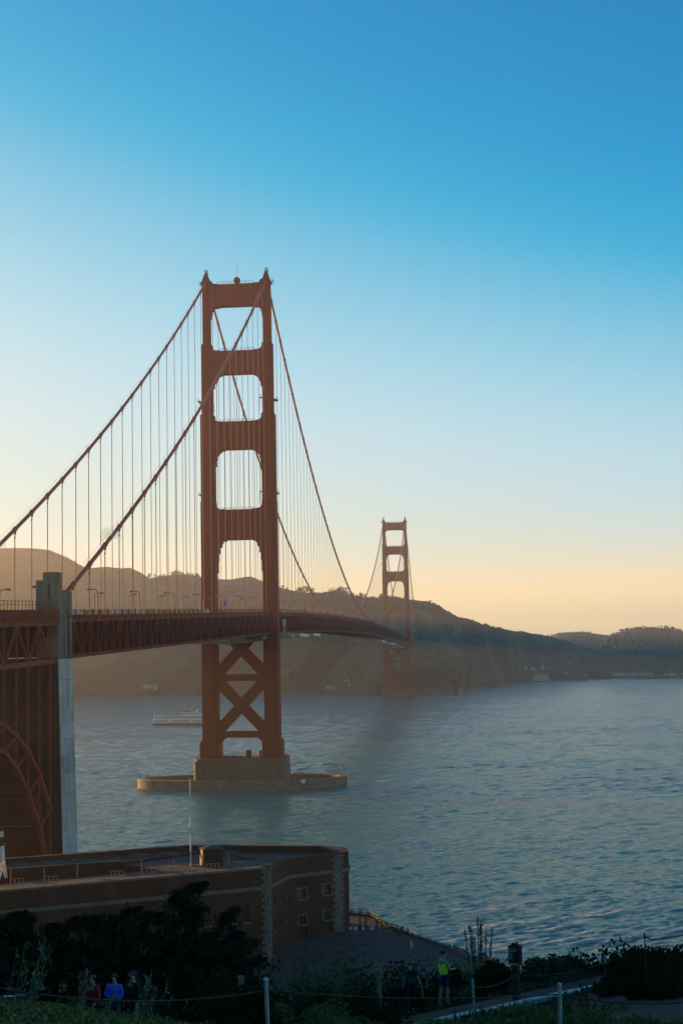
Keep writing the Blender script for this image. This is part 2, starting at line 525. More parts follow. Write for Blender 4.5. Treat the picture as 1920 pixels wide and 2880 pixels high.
# ------------------------------------------------------------------ water, haze
def build_water():
    """water sheet with real waves; the grid is fine where the water is near and coarse far away"""
    d = [-400, -100, 60, 150, 200]
    while d[-1] < 9400: d.append(d[-1] * 1.0026 + .12)
    d = np.array(d)
    t = np.concatenate([np.linspace(-1.2, -.26, 40), np.arange(-.255, .2551, .0023), np.linspace(.26, 1.2, 40)])
    Dg, Tg = np.meshgrid(d, t, indexing='ij')
    Rg = Tg * np.maximum(np.abs(Dg), 900 * (np.abs(Tg) > .2555) + 0) if False else Tg * np.maximum(Dg, 200)
    X = CAM.x + RT0.x * Rg - math.sin(YAW) * Dg
    Y = CAM.y + RT0.y * Rg + math.cos(YAW) * Dg
    Z = np.zeros_like(X)
    rg = np.random.default_rng(42)
    row = np.gradient(Dg, axis=0)
    for k in range(72):
        lam = 1.2 * (17.0 ** rg.random())
        th = R(-62) + rg.normal() * .52            # waves run from the ocean side into the bay
        amp = .0125 * lam ** .62
        kx, ky = math.cos(th) * 2 * math.pi / lam, math.sin(th) * 2 * math.pi / lam
        ph = kx * X + ky * Y + rg.random() * 6.28
        fade = np.clip((lam / row - 1.3) / 1.5, 0, 1)
        w = np.sin(ph) + .28 * np.cos(2 * ph)     # peaked crests
        if lam > 4.5: fade = fade * np.clip((Dg - 150) / 650, .16, 1)     # long swell dies out in the lee of the point
        Z += amp * fade * w
    gust = .75 + .9 * fbm(X / 60, Y / 42, 91, 3) + .7 * fbm(X / 300, Y / 110, 17, 3)
    # smoother slicks: wake trailing from the fender and streaks of the tide
    def slick(x0, y0, x1, y1, w):
        dx, dy = x1 - x0, y1 - y0; L2 = dx * dx + dy * dy
        u = np.clip(((X - x0) * dx + (Y - y0) * dy) / L2, 0, 1)
        dist = np.hypot(X - x0 - u * dx, Y - y0 - u * dy + 6 * fbm(X / 40, Y / 40, 3, 2))
        return np.exp(-(dist / w) ** 2)
    sl_ = np.maximum.reduce([slick(44, 26, 240, 62, 6), slick(-230, 640, -120, 655, 9), slick(-330, 1000, -60, 960, 30), slick(-250, 430, -60, 470, 16), slick(110, 1900, 330, 2000, 30), slick(60, 1480, 420, 1500, 25), slick(120, 60, 420, 110, 7)])
    Z *= np.clip(gust, .3, 1.5) * (1 - .6 * sl_)
    idx = np.arange(X.size).reshape(X.shape)
    q = np.stack([idx[:-1, :-1], idx[:-1, 1:], idx[1:, 1:], idx[1:, :-1]], -1).reshape(-1, 4)
    me = npmesh('water', np.stack([X, Y, Z], -1).reshape(-1, 3), q, M['water'], True)
    # foam where short crests break close to the riprap
    dist = np.hypot(X - 118, (Y + 352) * .55)
    near = 1.35 * np.exp(-(dist / 36) ** 2) + .8 * np.exp(-((X - 96) ** 2 + (Y + 372) ** 2) / 120) + 1.5 * sl_ * (Y < 120) * (Y > 10)
    f = np.clip((Z * 3.0 + 1.9 * fbm(X / 5, Y / 3, 44, 3) + .25) * near * 1.15 - .42, 0, .7)
    at_ = me.attributes.new('foam', 'FLOAT', 'POINT')
    at_.data.foreach_set('value', f.ravel().astype(np.float32))
    tag(linkmesh('water', me), kind='structure')


# ------------------------------------------------------------------ hills
build_water()
HILLS = {}


def hill(name, crest, shore, material, seed, power=.85, amp=26, n=220, m=48, back=900, rough=1.2):
    """crest: (px, py, depth) along the skyline; shore: (px, depth) of its foot"""
    cx = np.array([c[0] for c in crest], float)
    px = np.linspace(cx[0], cx[-1], n)
    py = np.interp(px, cx, [c[1] for c in crest]); dc = np.interp(px, cx, [c[2] for c in crest])
    ds = np.interp(px, [s[0] for s in shore], [s[1] for s in shore])
    C = np.array([at(a, b, d) for a, b, d in zip(px, py, dc)])
    F = np.zeros((n, 3))
    for i in range(n):
        hd = ray(px[i], 1845); s = ds[i] / hd.dot(FW)
        F[i] = (CAM.x + hd.x * s, CAM.y + hd.y * s, -2)
    rows = []
    for j in range(m + 1):
        t = j / m
        P = F * (1 - t) + C * t
        z = -2 + (C[:, 2] + 2) * t ** power
        g = fbm(P[:, 0] / 260, P[:, 1] / 260, seed) * amp * math.sin(math.pi * t) * 2
        g2 = np.abs(fbm(P[:, 0] / 130 + 9, P[:, 1] / 420, seed + 11, 3)) * -amp * 2.2 * math.sin(math.pi * t)
        P[:, 2] = z + g + g2 + fbm(P[:, 0] / 34, P[:, 1] / 60, seed + 5, 4) * rough * 7 * (t if t < 1 else .45)
        rows.append(P)
    dirb = (C - np.array(CAM)); dirb[:, 2] = 0; dirb /= np.linalg.norm(dirb, axis=1)[:, None]
    for t in (.12, .3, .6, 1):
        P = C + dirb * back * t
        P[:, 2] = C[:, 2] * (1 - t ** 1.3) - 4 * t
        rows.append(P)
    V = np.array(rows); k = len(rows)
    idx = np.arange(k * n).reshape(k, n)
    q = np.stack([idx[:-1, :-1], idx[:-1, 1:], idx[1:, 1:], idx[1:, :-1]], -1).reshape(-1, 4)
    me = npmesh(name, V.reshape(-1, 3), q, material, True)
    o = linkmesh(name, me)
    tag(o, kind='structure')
    HILLS[name] = (px, V)
    return o


SH = [(-900, 2600), (200, 2490), (900, 2330), (1000, 2250), (1060, 2140), (1180, 2160), (1297, 2135), (1305, 2650), (1335, 2790), (1500, 3020), (1720, 3120), (2400, 3150)]
hill('hill_west', [(-4600, 1700, 3300), (-3600, 1650, 3200), (-2600, 1622, 3100), (-1800, 1612, 3000), (-1200, 1600, 2950), (-700, 1577, 2950), (-400, 1584, 2950), (-200, 1558, 2950), (0, 1543, 2950), (60, 1541, 2950), (95, 1542, 2950), (140, 1547, 2950), (190, 1568, 2950), (225, 1588, 2950), (260, 1606, 2950), (330, 1650, 2950), (430, 1720, 2950)],
     [(-4600, 2300), (-900, 2500), (430, 2600)], M['hill_grass'], 3, amp=18, rough=.4, n=420)
hill('hill_grassy', [(60, 1760, 2850), (120, 1700, 2850), (190, 1640, 2850), (236, 1604, 2850), (262, 1597, 2850), (300, 1594, 2850), (340, 1598, 2850), (365, 1596, 2850), (395, 1609, 2850), (430, 1632, 2850), (470, 1656, 2850), (560, 1720, 2850)],
     [(60, 2550), (560, 2550)], M['hill_grass'], 5, amp=18, rough=.5)
hill('hill_behind_tower', [(480, 1690, 3000), (560, 1645, 3000), (612, 1629, 3000), (650, 1630, 3000), (688, 1623, 3000), (706, 1622, 3000), (738, 1634, 3000), (800, 1665, 3000), (900, 1720, 3000)],
     [(480, 2600), (900, 2600)], M['hill_grass'], 8, amp=14, rough=.5)
hill('hill_headland', [(-900, 1790, 2900), (-100, 1770, 2900), (150, 1740, 2900), (330, 1668, 2950), (380, 1642, 2950), (425, 1624, 2950), (450, 1619, 2950), (490, 1616, 2950), (520, 1618, 2950), (562, 1622, 2950), (620, 1646, 2950), (740, 1648, 2850), (788, 1652, 2800), (830, 1662, 2750), (900, 1669, 2700), (960, 1670, 2650), (1000, 1679, 2620), (1060, 1682, 2600), (1110, 1684, 2580), (1160, 1686, 2580), (1200, 1691, 2600), (1240, 1707, 2650), (1260, 1720, 2680), (1300, 1739, 2750), (1340, 1752, 2850), (1400, 1766, 3000), (1480, 1778, 3200), (1545, 1790, 3400), (1620, 1812, 3600), (1720, 1842, 3700)],
     SH, M['hill_scrub'], 13, power=.75, n=620, m=90, amp=38, rough=1.7)
hill('hill_far', [(1440, 1830, 4700), (1500, 1800, 4700), (1545, 1789, 4700), (1570, 1779, 4700), (1600, 1778, 4700), (1640, 1780, 4700), (1680, 1783, 4700), (1705, 1786, 4700), (1740, 1792, 4700), (1850, 1805, 4700)],
     [(1440, 3500), (1850, 3500)], M['hill_scrub'], 21, amp=14, n=120)
hill('hill_wooded', [(1600, 1850, 4000), (1680, 1820, 4000), (1720, 1796, 4000), (1750, 1780, 4000), (1790, 1769, 4000), (1840, 1770, 4000), (1880, 1773, 4000), (1920, 1781, 4000), (2050, 1790, 4000), (2300, 1820, 4000), (2500, 1850, 4000)],
     [(1600, 3250), (2500, 3250)], M['hill_wood'], 31, amp=16, n=160, rough=2.2)
# low shore flat in front of the valley
mb = MB()
fl = [(1325, 2760), (1420, 2860), (1470, 2930), (1560, 3060), (1700, 3190), (1800, 3150), (2100, 3130), (2500, 3100)]
fr = []; bk = []
for a, d in fl:
    h = ray(a, 1840); s = d / h.dot(FW)
    fr.append((CAM.x + h.x * s, CAM.y + h.y * s)); s *= 1.25
    bk.append((CAM.x + h.x * s, CAM.y + h.y * s))
for k in range(len(fl) - 1):
    vs = [(*fr[k], -2), (*fr[k + 1], -2), (*fr[k + 1], 2.6), (*fr[k], 2.6), (*bk[k + 1], 9), (*bk[k], 9)]
    mb.add(vs, [(0, 1, 2, 3), (3, 2, 4, 5)])
tag(mb.build('shore_flat', M['hill_scrub']), kind='structure')


# ------------------------------------------------------------------ near ground
QZ = [(-60, 57.5), (-10, 55.4), (0, 55.0), (8, 53.9), (15, 52.4), (25, 50.3), (33, 48.6), (38, 47.25), (41, 46.45), (44.9, 45.62), (48.6, 45.22), (50, 44.8), (53, 43.8), (58, 41.2), (70, 36), (100, 26), (150, 13), (190, 5), (215, 2.0), (235, 0.6), (260, -2.5), (400, -4)]
_qx = [a for a, b in QZ]; _qz = [b for a, b in QZ]


def ground_np(x, y):
    dx = x - CAM.x; dy = y - CAM.y
    r = RT0.x * dx + RT0.y * dy
    d = -math.sin(YAW) * dx + math.cos(YAW) * dy
    q = d - .8 * np.clip((d - 30) / 14, 0, 1) * np.clip(r, -25, 25)
    z = np.interp(q, _qx, _qz)
    z = z + .15 * np.clip(-r, 0, 10) * np.clip((70 - q) / 20, 0, 1)
    # unseen toll-plaza bluff to the west, raised and stretched to shade the foreground
    w = np.clip((-r - .26 * np.maximum(d, 0) - 12) / 60, 0, 1); w = w * w * (3 - 2 * w)
    e = np.clip((250 - d) / 50, 0, 1)
    z = z + w * e * (np.maximum(0, 80 - z))
    return z


def gz(x, y):
    return float(ground_np(np.array([x], float), np.array([y], float))[0])


def hit(px, py):
    d = ray(px, py); t = 6.0
    while t < 260:
        p = CAM + d * t
        if p.z < gz(p.x, p.y): return Vector((p.x, p.y, gz(p.x, p.y)))
        t += .2
    return CAM + d * t


def hitd(px, depth):
    """ground point under the column px at the given distance"""
    x, y = rd((px - 960) / FPX * depth, depth)
    return Vector((x, y, gz(x, y)))


gr = np.concatenate([np.arange(-260, -30, 6.0), np.arange(-30, 30, .9), np.arange(30, 121, 6.0)])
gd = np.concatenate([np.arange(-60, 10, 5.0), np.arange(10, 62, .8), np.arange(62, 282, 4.0)])
Rm, Dm = np.meshgrid(gr, gd)
X = CAM.x + RT0.x * Rm - math.sin(YAW) * Dm
Y = CAM.y + RT0.y * Rm + math.cos(YAW) * Dm
Z = ground_np(X, Y) + fbm(X / 3.1, Y / 3.1, 77, 3) * .22 * np.clip((Dm - 3) / 5, 0, 1)
idx = np.arange(X.size).reshape(X.shape)
q = np.stack([idx[:-1, :-1], idx[:-1, 1:], idx[1:, 1:], idx[1:, :-1]], -1).reshape(-1, 4)
tag(linkmesh('ground', npmesh('ground', np.stack([X, Y, Z], -1).reshape(-1, 3), q, M['soil'], True)), kind='structure')


def strip(name, material, pts, dz, kind='structure', sub=1.0, parent=None):
    """sheet over ground from a list of (left, right) world xy pairs"""
    mb = MB(); prev = None
    for (a, b) in pts:
        row = []
        for k in range(7):
            t = k / 6
            x = a[0] * (1 - t) + b[0] * t; y = a[1] * (1 - t) + b[1] * t
            row.append((x, y, gz(x, y) + dz))
        if prev: 
            for k in range(6):
                mb.add([prev[k], prev[k + 1], row[k + 1], row[k]], [(0, 1, 2, 3)])
        prev = row
    o = mb.build(name, material, parent, smooth=True)
    if kind: tag(o, kind=kind)
    return o


# walking path along the bluff edge (runs diagonally, q = 45.2 .. 48.4)
pp = []
for r in np.arange(-24, 24.1, 1.0):
    pp.append((rd(r, 45.25 + .8 * r), rd(r, 47.9 + .8 * r)))
strip('path', M['asphalt'], pp, .16)
# asphalt drive at the bottom right
aa = []
for t in np.linspace(0, 1, 14):
    f = hit(1568 + 420 * t, 2824 - 62 * t); n_ = hit(1640 + 360 * t, 2898)
    aa.append(((n_.x, n_.y), (f.x, f.y)))
strip('road', M['asphalt'], aa, .14)


# ------------------------------------------------------------------ the bridge
BR = thing('suspension_bridge', 'orange suspension bridge crossing the strait, two towers and draped cables', 'bridge')


def zr(y):
    if y < 0: return 77.9 + .0288 * y
    if y > 1280: return 77.9 - .0288 * (y - 1280)
    return 77.9 + 7.0 * (1 - ((y - 640) / 640) ** 2)


CT, CL = 226.6, 86.4


def zc(y):
    if 0 <= y <= 1280: return CL + (CT - CL) * ((y - 640) / 640) ** 2
    u = (-y if y < 0 else y - 1280) / 343.0
    return CT + (71.2 - CT) * u - 4 * 8.7 * u * (1 - u)


def leg_section(w, l, nx, ny):
    """stepped cruciform outline"""
    a, b = w / 2, l / 2
    q = [(a, b - 2 * ny), (a - nx, b - 2 * ny), (a - nx, b - ny), (a - 2 * nx, b - ny), (a - 2 * nx, b)]
    p = q + [(-x, y) for x, y in q[::-1]] + [(-x, -y) for x, y in q] + [(x, -y) for x, y in q[::-1]]
    return p


TIERS = [(21, 66, 6.3, 14.2), (66, 125, 6.1, 13.0), (125, 164, 5.9, 11.4), (164, 196, 4.75, 9.6), (196, 224.3, 3.25, 7.6)]


def stair(steps, x, sx, z, sz):
    """corner staircase of (dx, dz) pairs; x wall side, sx towards the opening, z beam edge, sz towards the opening"""
    return [(x + sx * dx, z + sz * dz) for dx, dz in steps]


def union_steps(steps):
    # (width, height) boxes from widest/shallowest to narrowest/tallest -> outline points
    pts = []; ph = 0
    for w, h in steps:
        pts += [(w, ph), (w, h)]; ph = h
    return pts


STR = [  # z0, z1, y half depth, corner steps below, corner steps above, wall x below, wall x above
    (214.6, 224.5, 2.6, [(3.9, .4), (1.9, .9), (1.3, 1.7), (.8, 3.2), (.4, 5.2)], None, 12.075, None),
    (183.6, 193.9, 3.1, [(4.2, .4), (3.0, 1.0), (2.1, 2.0), (1.2, 3.8), (.6, 6.0)], [(4.6, .25), (2.4, .6), (1.1, 1.4), (.5, 2.3)], 11.325, 12.075),
    (149.5, 161.7, 3.5, [(4.3, .5), (2.7, 1.3), (1.7, 2.5), (.9, 4.4), (.45, 7.3)], [(4.6, .25), (2.4, .6), (1.1, 1.3), (.5, 2.2)], 10.75, 11.325),
    (109.0, 122.2, 4.0, [(4.5, .5), (2.8, 1.6), (2.3, 3.2), (1.4, 6.0), (.8, 9.5), (.4, 14.5)], [(4.6, .25), (2.2, .6), (1.0, 1.2), (.4, 1.9)], 10.65, 10.75),
]


def make_tower(Y, ball):
    T = empty('bridge_tower', (0, 0, 0), 0, BR)
    T['label'] = 'nearer tower with a round beacon on its top strut' if ball else 'far hazy tower by the opposite shore'
    for sx in (-1, 1):
        mb = MB()
        cx = 13.7 * sx
        for z0, z1, w, l in TIERS:
            sec = leg_section(w, l, .6 if w > 4 else .4, 1.25 if w > 4 else .8)
            mb.prism(sec, lambda u, v, d: (cx + u, Y + v, d), z0, z1)
            if z1 < 220: mb.prism(leg_section(w * .97, l * .97, .5, .9), lambda u, v, d: (cx + u, Y + v, d), z1, z1 + 1.1)
        # foot pedestal with a chamfer
        sec = leg_section(8.2, 16.4, .5, 1.0)
        mb.prism(sec, lambda u, v, d: (cx + u, Y + v, d), 13.35, 20.3)
        mb.prism(leg_section(7.4, 15.4, .5, 1.0), lambda u, v, d: (cx + u, Y + v, d), 20.3, 21.2)
        # flutes standing proud on the south and north faces
        for z0, z1, w, l in TIERS:
            for k in (-1, 1):
                for s in (-1, 1):
                    mb.box(cx + k * w * .17 - .22, cx + k * w * .17 + .22, Y + s * l / 2 - (.16 if s > 0 else 0) - (0 if s > 0 else .13), Y + s * l / 2 + (.13 if s > 0 else .16), z0 + .8, z1 - .8)
        mb.build('tower_leg', M['orange'], T)
        # finial and saddle housing
        fb = MB()
        fb.prism([(-3.2, 0), (2.3, 0), (2.1, 1.1), (1.5, 1.9), (1.2, 2.9), (.75, 4.4), (-.75, 4.4), (-1.2, 2.9), (-1.55, 1.9), (-2.8, 1.3)] if sx > 0 else
                 [(-2.3, 0), (3.2, 0), (2.8, 1.3), (1.55, 1.9), (1.2, 2.9), (.75, 4.4), (-.75, 4.4), (-1.2, 2.9), (-1.5, 1.9), (-2.1, 1.1)],
                 lambda u, v, d: (cx + u, d, 224.5 + v), Y - 2.6, Y + 2.6)
        fb.box(cx - .7, cx + .7, Y - .7, Y + .7, 228.8, 230.3)
        fb.build('finial', M['orange_dark'], T)
        rb = MB()
        for a in (-.75, 0, .75):
            for b in (-.75, .75):
                rb.box(cx + a - .06, cx + a + .06, Y + b - .06, Y + b + .06, 230.3, 231.5)
        for z in (230.9, 231.5):
            for b in (-.75, .75):
                rb.box(cx - .8, cx + .8, Y + b - .05, Y + b + .05, z - .05, z + .05)
        rb.tube([(cx, Y, 230.3), (cx, Y, 232.0)], .14, 6)
        # guard rail on the outer end of the saddle platform
        ex = cx + sx * 2.75
        for a in (0, .55):
            rb.box(ex + sx * a - .05, ex + sx * a + .05, Y - 2.2, Y + 2.2, 226.2 - a * 1.6, 226.3 - a * 1.6)
        for k in (-2.2, -.7, .7, 2.2):
            rb.box(ex - .05, ex + .05, Y + k - .05, Y + k + .05, 224.6, 226.3)
        rb.build('finial_rail', M['orange_dark'], T)['kind'] = 'stuff'
    for i, (z0, z1, hy, low, up, xl, xu) in enumerate(STR):
        mb = MB()
        lo = union_steps(low)
        P = [(xl, z0 - lo[-1][1])] + [(xl - w, z0 - h) for w, h in lo[::-1]]
        # right side lower corner going up to beam bottom, then mirrored
        right = P + [(xl - lo[0][0], z0)]
        left = [(-x, z) for x, z in right[::-1]]
        top = []
        if up:
            u = union_steps(up)
            rt_ = [(xu - u[0][0], z1)] + [(xu - w, z1 + h) for w, h in u] + [(xu, z1 + u[-1][1])]
            top = [(-x, z) for x, z in rt_[::-1]] + rt_
        else:
            top = [(-xl, z1 + .2), (-8.2, z1 + .2), (-8.0, z1 - .15), (8.0, z1 - .15), (8.2, z1 + .2), (xl, z1 + .2)]
        poly = left[::-1][::-1]
        outline = right + left + top if False else None
        # order: start lower right, along the bottom to lower left, up the left wall, along the top to the right
        outline = right + left + [p for p in top]
        mb.prism(outline, lambda u, v, d: (u, d, v), Y - hy, Y + hy)
        mb.build('portal_strut', M['orange'], T)
        if i > 0:   # vertical ribs
            rb = MB(); rb.box(-.38, .38, -.16, .16, z0 + .5, z1 - .4)
            rb = rb.mesh('strut_rib', M['orange'])
            for k in range(9):
                for s in (-1, 1):
                    linkmesh('strut_rib', rb, T, (-8.4 + 16.8 * k / 8, Y + s * (hy + .02), 0))
        # walkway rail on the strut
        rl = MB()
        zt = z1 + (.2 if i == 0 else .05)
        for s in (-1, 1):
            rl.box(-8, 8, Y + s * (hy - .3) - .04, Y + s * (hy - .3) + .04, zt + 1.0, zt + 1.08)
            rl.box(-8, 8, Y + s * (hy - .3) - .03, Y + s * (hy - .3) + .03, zt + .5, zt + .56)
            for k in range(9):
                x = -8 + 2 * k
                rl.box(x - .05, x + .05, Y + s * (hy - .3) - .05, Y + s * (hy - .3) + .05, zt - .3, zt + 1.08)
        rl.build('strut_rail', M['orange_dark'], T)['kind'] = 'stuff'
    # lower cross bracing: two X panels, two struts
    for zA, zB in ((48.2, 73.5), (23.3, 48.2)):
        mb = MB()
        zm = (zA + zB) / 2
        for s in (-1, 1):
            mb.beam((-10.9 * s, Y, zA + 1.0), (10.9 * s, Y, zB - 1.0), 4.6, 2.9, (0, 1, 0))
        mb.prism([(-3.0, -2.0), (-2.0, -3.2), (2.0, -3.2), (3.0, -2.0), (3.0, 2.0), (2.0, 3.2), (-2.0, 3.2), (-3.0, 2.0)], lambda u, v, d: (u, d, zm + v), Y - 2.6, Y + 2.6)
        mb.build('cross_brace', M['orange'], T)
    for z0, z1 in ((46.6, 49.5), (21.8, 24.7)):
        mb = MB()
        g = 5.2
        mb.prism([(-10.6, z0 - (g if z0 > 40 else 2.8)), (-10.1, z0 - (g if z0 > 40 else 2.8)), (-7.2, z0), (7.2, z0), (10.1, z0 - (g if z0 > 40 else 2.8)), (10.6, z0 - (g if z0 > 40 else 2.8)),
                  (10.6, z1 + g), (10.1, z1 + g), (7.2, z1), (-7.2, z1), (-10.1, z1 + g), (-10.6, z1 + g)], lambda u, v, d: (u, d, v), Y - 2.3, Y + 2.3)
        mb.build('brace_strut', M['orange'], T)
    # ledges with ladders inside the openings
    mb = MB()
    for z, xi in ((129.5, 10.7), (171.5, 11.2)):
        for s in (-1, 1):
            mb.box(s * xi - .7, s * xi + .7, Y - 6.4, Y - 5.2, z, z + .3)
            x = s * (xi - 1.0)
            for a in (-.3, .3):
                mb.tube([(x + a, Y - 4.5, z - 5.5), (x + a * 1.0 + s * .6, Y - 4.5, z + 2)], .06, 5)
            for k in range(9):
                t = k / 8
                mb.box(x - .3 + s * .6 * t, x + .3 + s * .6 * t, Y - 4.55, Y - 4.45, z - 5.5 + 7.5 * t - .04, z - 5.5 + 7.5 * t + .04)
            xo = s * (13.7 + 3.2)
            mb.box(xo - .9, xo + .9, Y - 3, Y + 3, z - .4, z - .1)
            mb.box(xo + s * .8 - .05, xo + s * .8 + .05, Y - 3, Y + 3, z + .9, z + 1.0)
            for k in (-3, 0, 3):
                mb.box(xo + s * .8 - .05, xo + s * .8 + .05, Y + k - .05, Y + k + .05, z - .1, z + 1)
    mb.build('ledge_ladder', M['orange_dark'], T)['kind'] = 'stuff'
    if ball:
        mb = MB()
        mb.lathe([(1.6 * math.sin(math.pi * k / 12) + .001, 226.4 - 1.6 * math.cos(math.pi * k / 12)) for k in range(13)], (0.2, Y, 0), 20)
        mb.box(-.6, 1.0, Y - .7, Y + .7, 224.3, 225.1)
        mb.build('beacon', M['orange_dark'], T, smooth=True)
        mb = MB()
        mb.tube([(.2, Y, 227.9), (.2, Y, 233.6)], .07, 5); mb.tube([(-.6, Y, 227.5), (-.6, Y, 229.3)], .05, 5); mb.tube([(.9, Y, 227.3), (.9, Y, 228.6)], .05, 5)
        mb.build('antenna', M['dark_metal'], T)['kind'] = 'stuff'
    # concrete pier
    mb = MB()
    sec = [(19.6, 9.0), (18.0, 11.5), (-18.0, 11.5), (-19.6, 9.0), (-19.6, -9.0), (-18.0, -11.5), (18.0, -11.5), (19.6, -9.0)]
    mb.prism(sec, lambda u, v, d: (u * (1.035 - .035 * d / 12.9), Y + v * (1.035 - .035 * d / 12.9), d), -2, 12.9)
    mb.prism([(a * 1.012, b * 1.012) for a, b in sec], lambda u, v, d: (u, Y + v, d), 12.9, 13.4)
    for s in (-1, 1):
        for k in (-1, 1):
            mb.box(s * 13.7 + k * 4.6 - .5, s * 13.7 + k * 4.6 + .5, Y - 11.9, Y - 11.5, -2, 12.4)
    mb.build('tower_pier', M['conc'], T)
    mb = MB()
    for z in (13.95, 14.5):
        for yy in (-11, 11):
            mb.box(-18, 18, Y + yy - .04, Y + yy + .04, z - .04, z + .04)
        for xx in (-19, 19):
            mb.box(xx - .04, xx + .04, Y - 9, Y + 9, z - .04, z + .04)
    for k in range(19):
        x = -18 + 2 * k
        for yy in (-11, 11):
            mb.box(x - .05, x + .05, Y + yy - .05, Y + yy + .05, 13.4, 14.55)
    if ball:
        for k, (x, w, h) in enumerate(((-6.0, .9, 1.0), (-4.6, .7, .8), (-3.0, 1.1, .9), (-1.2, .9, 1.1), (.5, .8, .8), (3.2, 1.2, 3.2), (4.6, 1.0, 3.4), (9.0, .7, 3.2), (-9.4, .8, 2.2))):
            mb.box(x - w / 2, x + w / 2, Y - 8 + (k % 3), Y - 7 + (k % 3), 13.4, 13.4 + h)
    mb.build('pier_rail', M['orange_dark'], T)['kind'] = 'stuff'
    return T


make_tower(0, True)
make_tower(1280, False)

# --- deck with stiffening truss
DK = empty('deck', (0, 0, 0), 0, BR)
PAN = 7.622


def deck_strip(name, x0, x1, dz0, dz1, material, y0=-343, y1=1420, step=PAN, parent=DK):
    mb = MB()
    ys = np.arange(y0, y1 + .1, step)
    n = len(ys)
    vs = []
    for y in ys:
        z = zr(y)
        vs += [(x0, y, z + dz0), (x1, y, z + dz0), (x1, y, z + dz1), (x0, y, z + dz1)]
    fs = []
    for i in range(n - 1):
        a = 4 * i
        for k in range(4):
            fs.append((a + k, a + (k + 1) % 4, a + 4 + (k + 1) % 4, a + 4 + k))
    fs += [(3, 2, 1, 0), tuple(4 * (n - 1) + k for k in range(4))]
    mb.add(vs, fs)
    return mb.build(name, material, parent)


deck_strip('roadway', -9.2, 9.2, -2.1, -1.5, M['asphalt_deck'])
for s in (-1, 1):
    a, b = sorted((s * 9.25, s * 12.95))
    deck_strip('sidewalk', a, b, -2.0, -1.3, M['conc_old'])
    a, b = sorted((s * 13.3, s * 14.15))
    deck_strip('top_chord', a, b, -2.75, -1.75, M['orange'])
    deck_strip('bottom_chord', a, b, -10.9, -10.1, M['orange'])
    a, b = sorted((s * 14.2, s * 14.6))
    deck_strip('edge_girder', a, b, -1.75, -1.2, M['orange_dark'])
    a, b = sorted((s * 14.3, s * 14.42))
    deck_strip('handrail', a, b, -.12, 0, M['orange_dark'])
    deck_strip('lower_rail', a, b, -1.12, -1.05, M['orange_dark'])
    # pickets (too fine to pick apart), one stuff part per side and thicker posts
    ys = np.arange(-343, 1420, .42 if s > 0 else .6)
    vs = []; fs = []
    for i, y in enumerate(ys):
        z = zr(y); x = s * 14.36; w = .07
        vs += [(x, y - w, z - 1.1), (x, y + w, z - 1.1), (x, y + w, z - .06), (x, y - w, z - .06)]
        fs.append((4 * i, 4 * i + 1, 4 * i + 2, 4 * i + 3))
    o = linkmesh('railing_picket', npmesh('railing_picket', np.array(vs), np.array(fs), M['orange_dark']), DK)
    o['kind'] = 'stuff'
    mb = MB()
    for k in range(-45, 185):
        y = k * PAN / 2 if False else k * PAN
        z = zr(y)
        mb.box(s * 14.36 - .12, s * 14.36 + .12, y - .14, y + .14, z - 1.7, z + .14)
    o = mb.build('railing_post', M['orange_dark'], DK); o['kind'] = 'stuff'

pm = {}


def unitbeam(key, w, h, material):
    if key not in pm:
        mb = MB(); mb.box(-w / 2, w / 2, -h / 2, h / 2, 0, 1)
        pm[key] = mb.mesh(key, material)
    return pm[key]


def placebeam(name, me, p, q, parent):
    p = Vector(p); q = Vector(q)
    o = bpy.data.objects.new(name, me)
    d = q - p
    o.location = p - wloc(parent)
    o.rotation_euler = d.to_track_quat('Z', 'X').to_euler()
    o.scale = (1, 1, d.length)
    COL.objects.link(o); o.parent = parent
    return o


post = unitbeam('truss_post', .42, .42, M['orange'])
diag = unitbeam('truss_diagonal', .5, .5, M['orange'])
gus = MB(); gus.prism([(-.9, -.55), (.9, -.55), (.55, .75), (-.55, .75)], lambda u, v, d: (d, u, v), -.5, .5)
gusm = gus.mesh('gusset_plate', M['orange'])
far_p = MB(); far_d = MB()
for k in range(-44, 186):
    y = k * PAN; y2 = (k + 1) * PAN
    for s in (1, -1):
        x = s * 13.7
        zt, zb = zr(y) - 2.4, zr(y) - 10.4
        up = (k % 2 == 0)
        p, q_ = (x, y, zb if not up else zt), (x, y2, (zr(y2) - 2.4) if not up else (zr(y2) - 10.4))
        if s == 1 and k < 60:
            placebeam('truss_post', post, (x, y, zb), (x, y, zt), DK)
            placebeam('truss_diagonal', diag, p, q_, DK)
        else:
            far_p.beam((x, y, zb), (x, y, zt), .42, .42); far_d.beam(p, q_, .5, .5, (1, 0, 0))
        if s == 1 and k < 30:
            o = linkmesh('gusset_plate', gusm, DK, (x, y, (zr(y) - 2.9) if up else (zr(y) - 10.1)))
            if up: o.rotation_euler = (0, math.pi, 0)
o = far_p.build('distant_truss_post', M['orange'], DK); o['kind'] = 'stuff'
o = far_d.build('distant_truss_diagonal', M['orange'], DK); o['kind'] = 'stuff'
fb = MB(); fb.box(-13.2, 13.2, -.2, .2, -9.9, -2.15)
fb.box(-13.9, 13.9, -.35, .35, -2.75, -2.15); fb.box(-13.3, 13.3, -.3, .3, -10.7, -9.9)
for s in (-1, 1): fb.prism([(13.9, -2.7), (14.7, -1.75), (13.9, -1.75)], lambda u, v, d: (s * u, d, v), -.12, .12)
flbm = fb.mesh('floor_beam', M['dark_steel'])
for k in range(-44, 185):
    y = k * PAN + 3.81
    linkmesh('floor_beam', flbm, DK, (0, y, zr(y)))

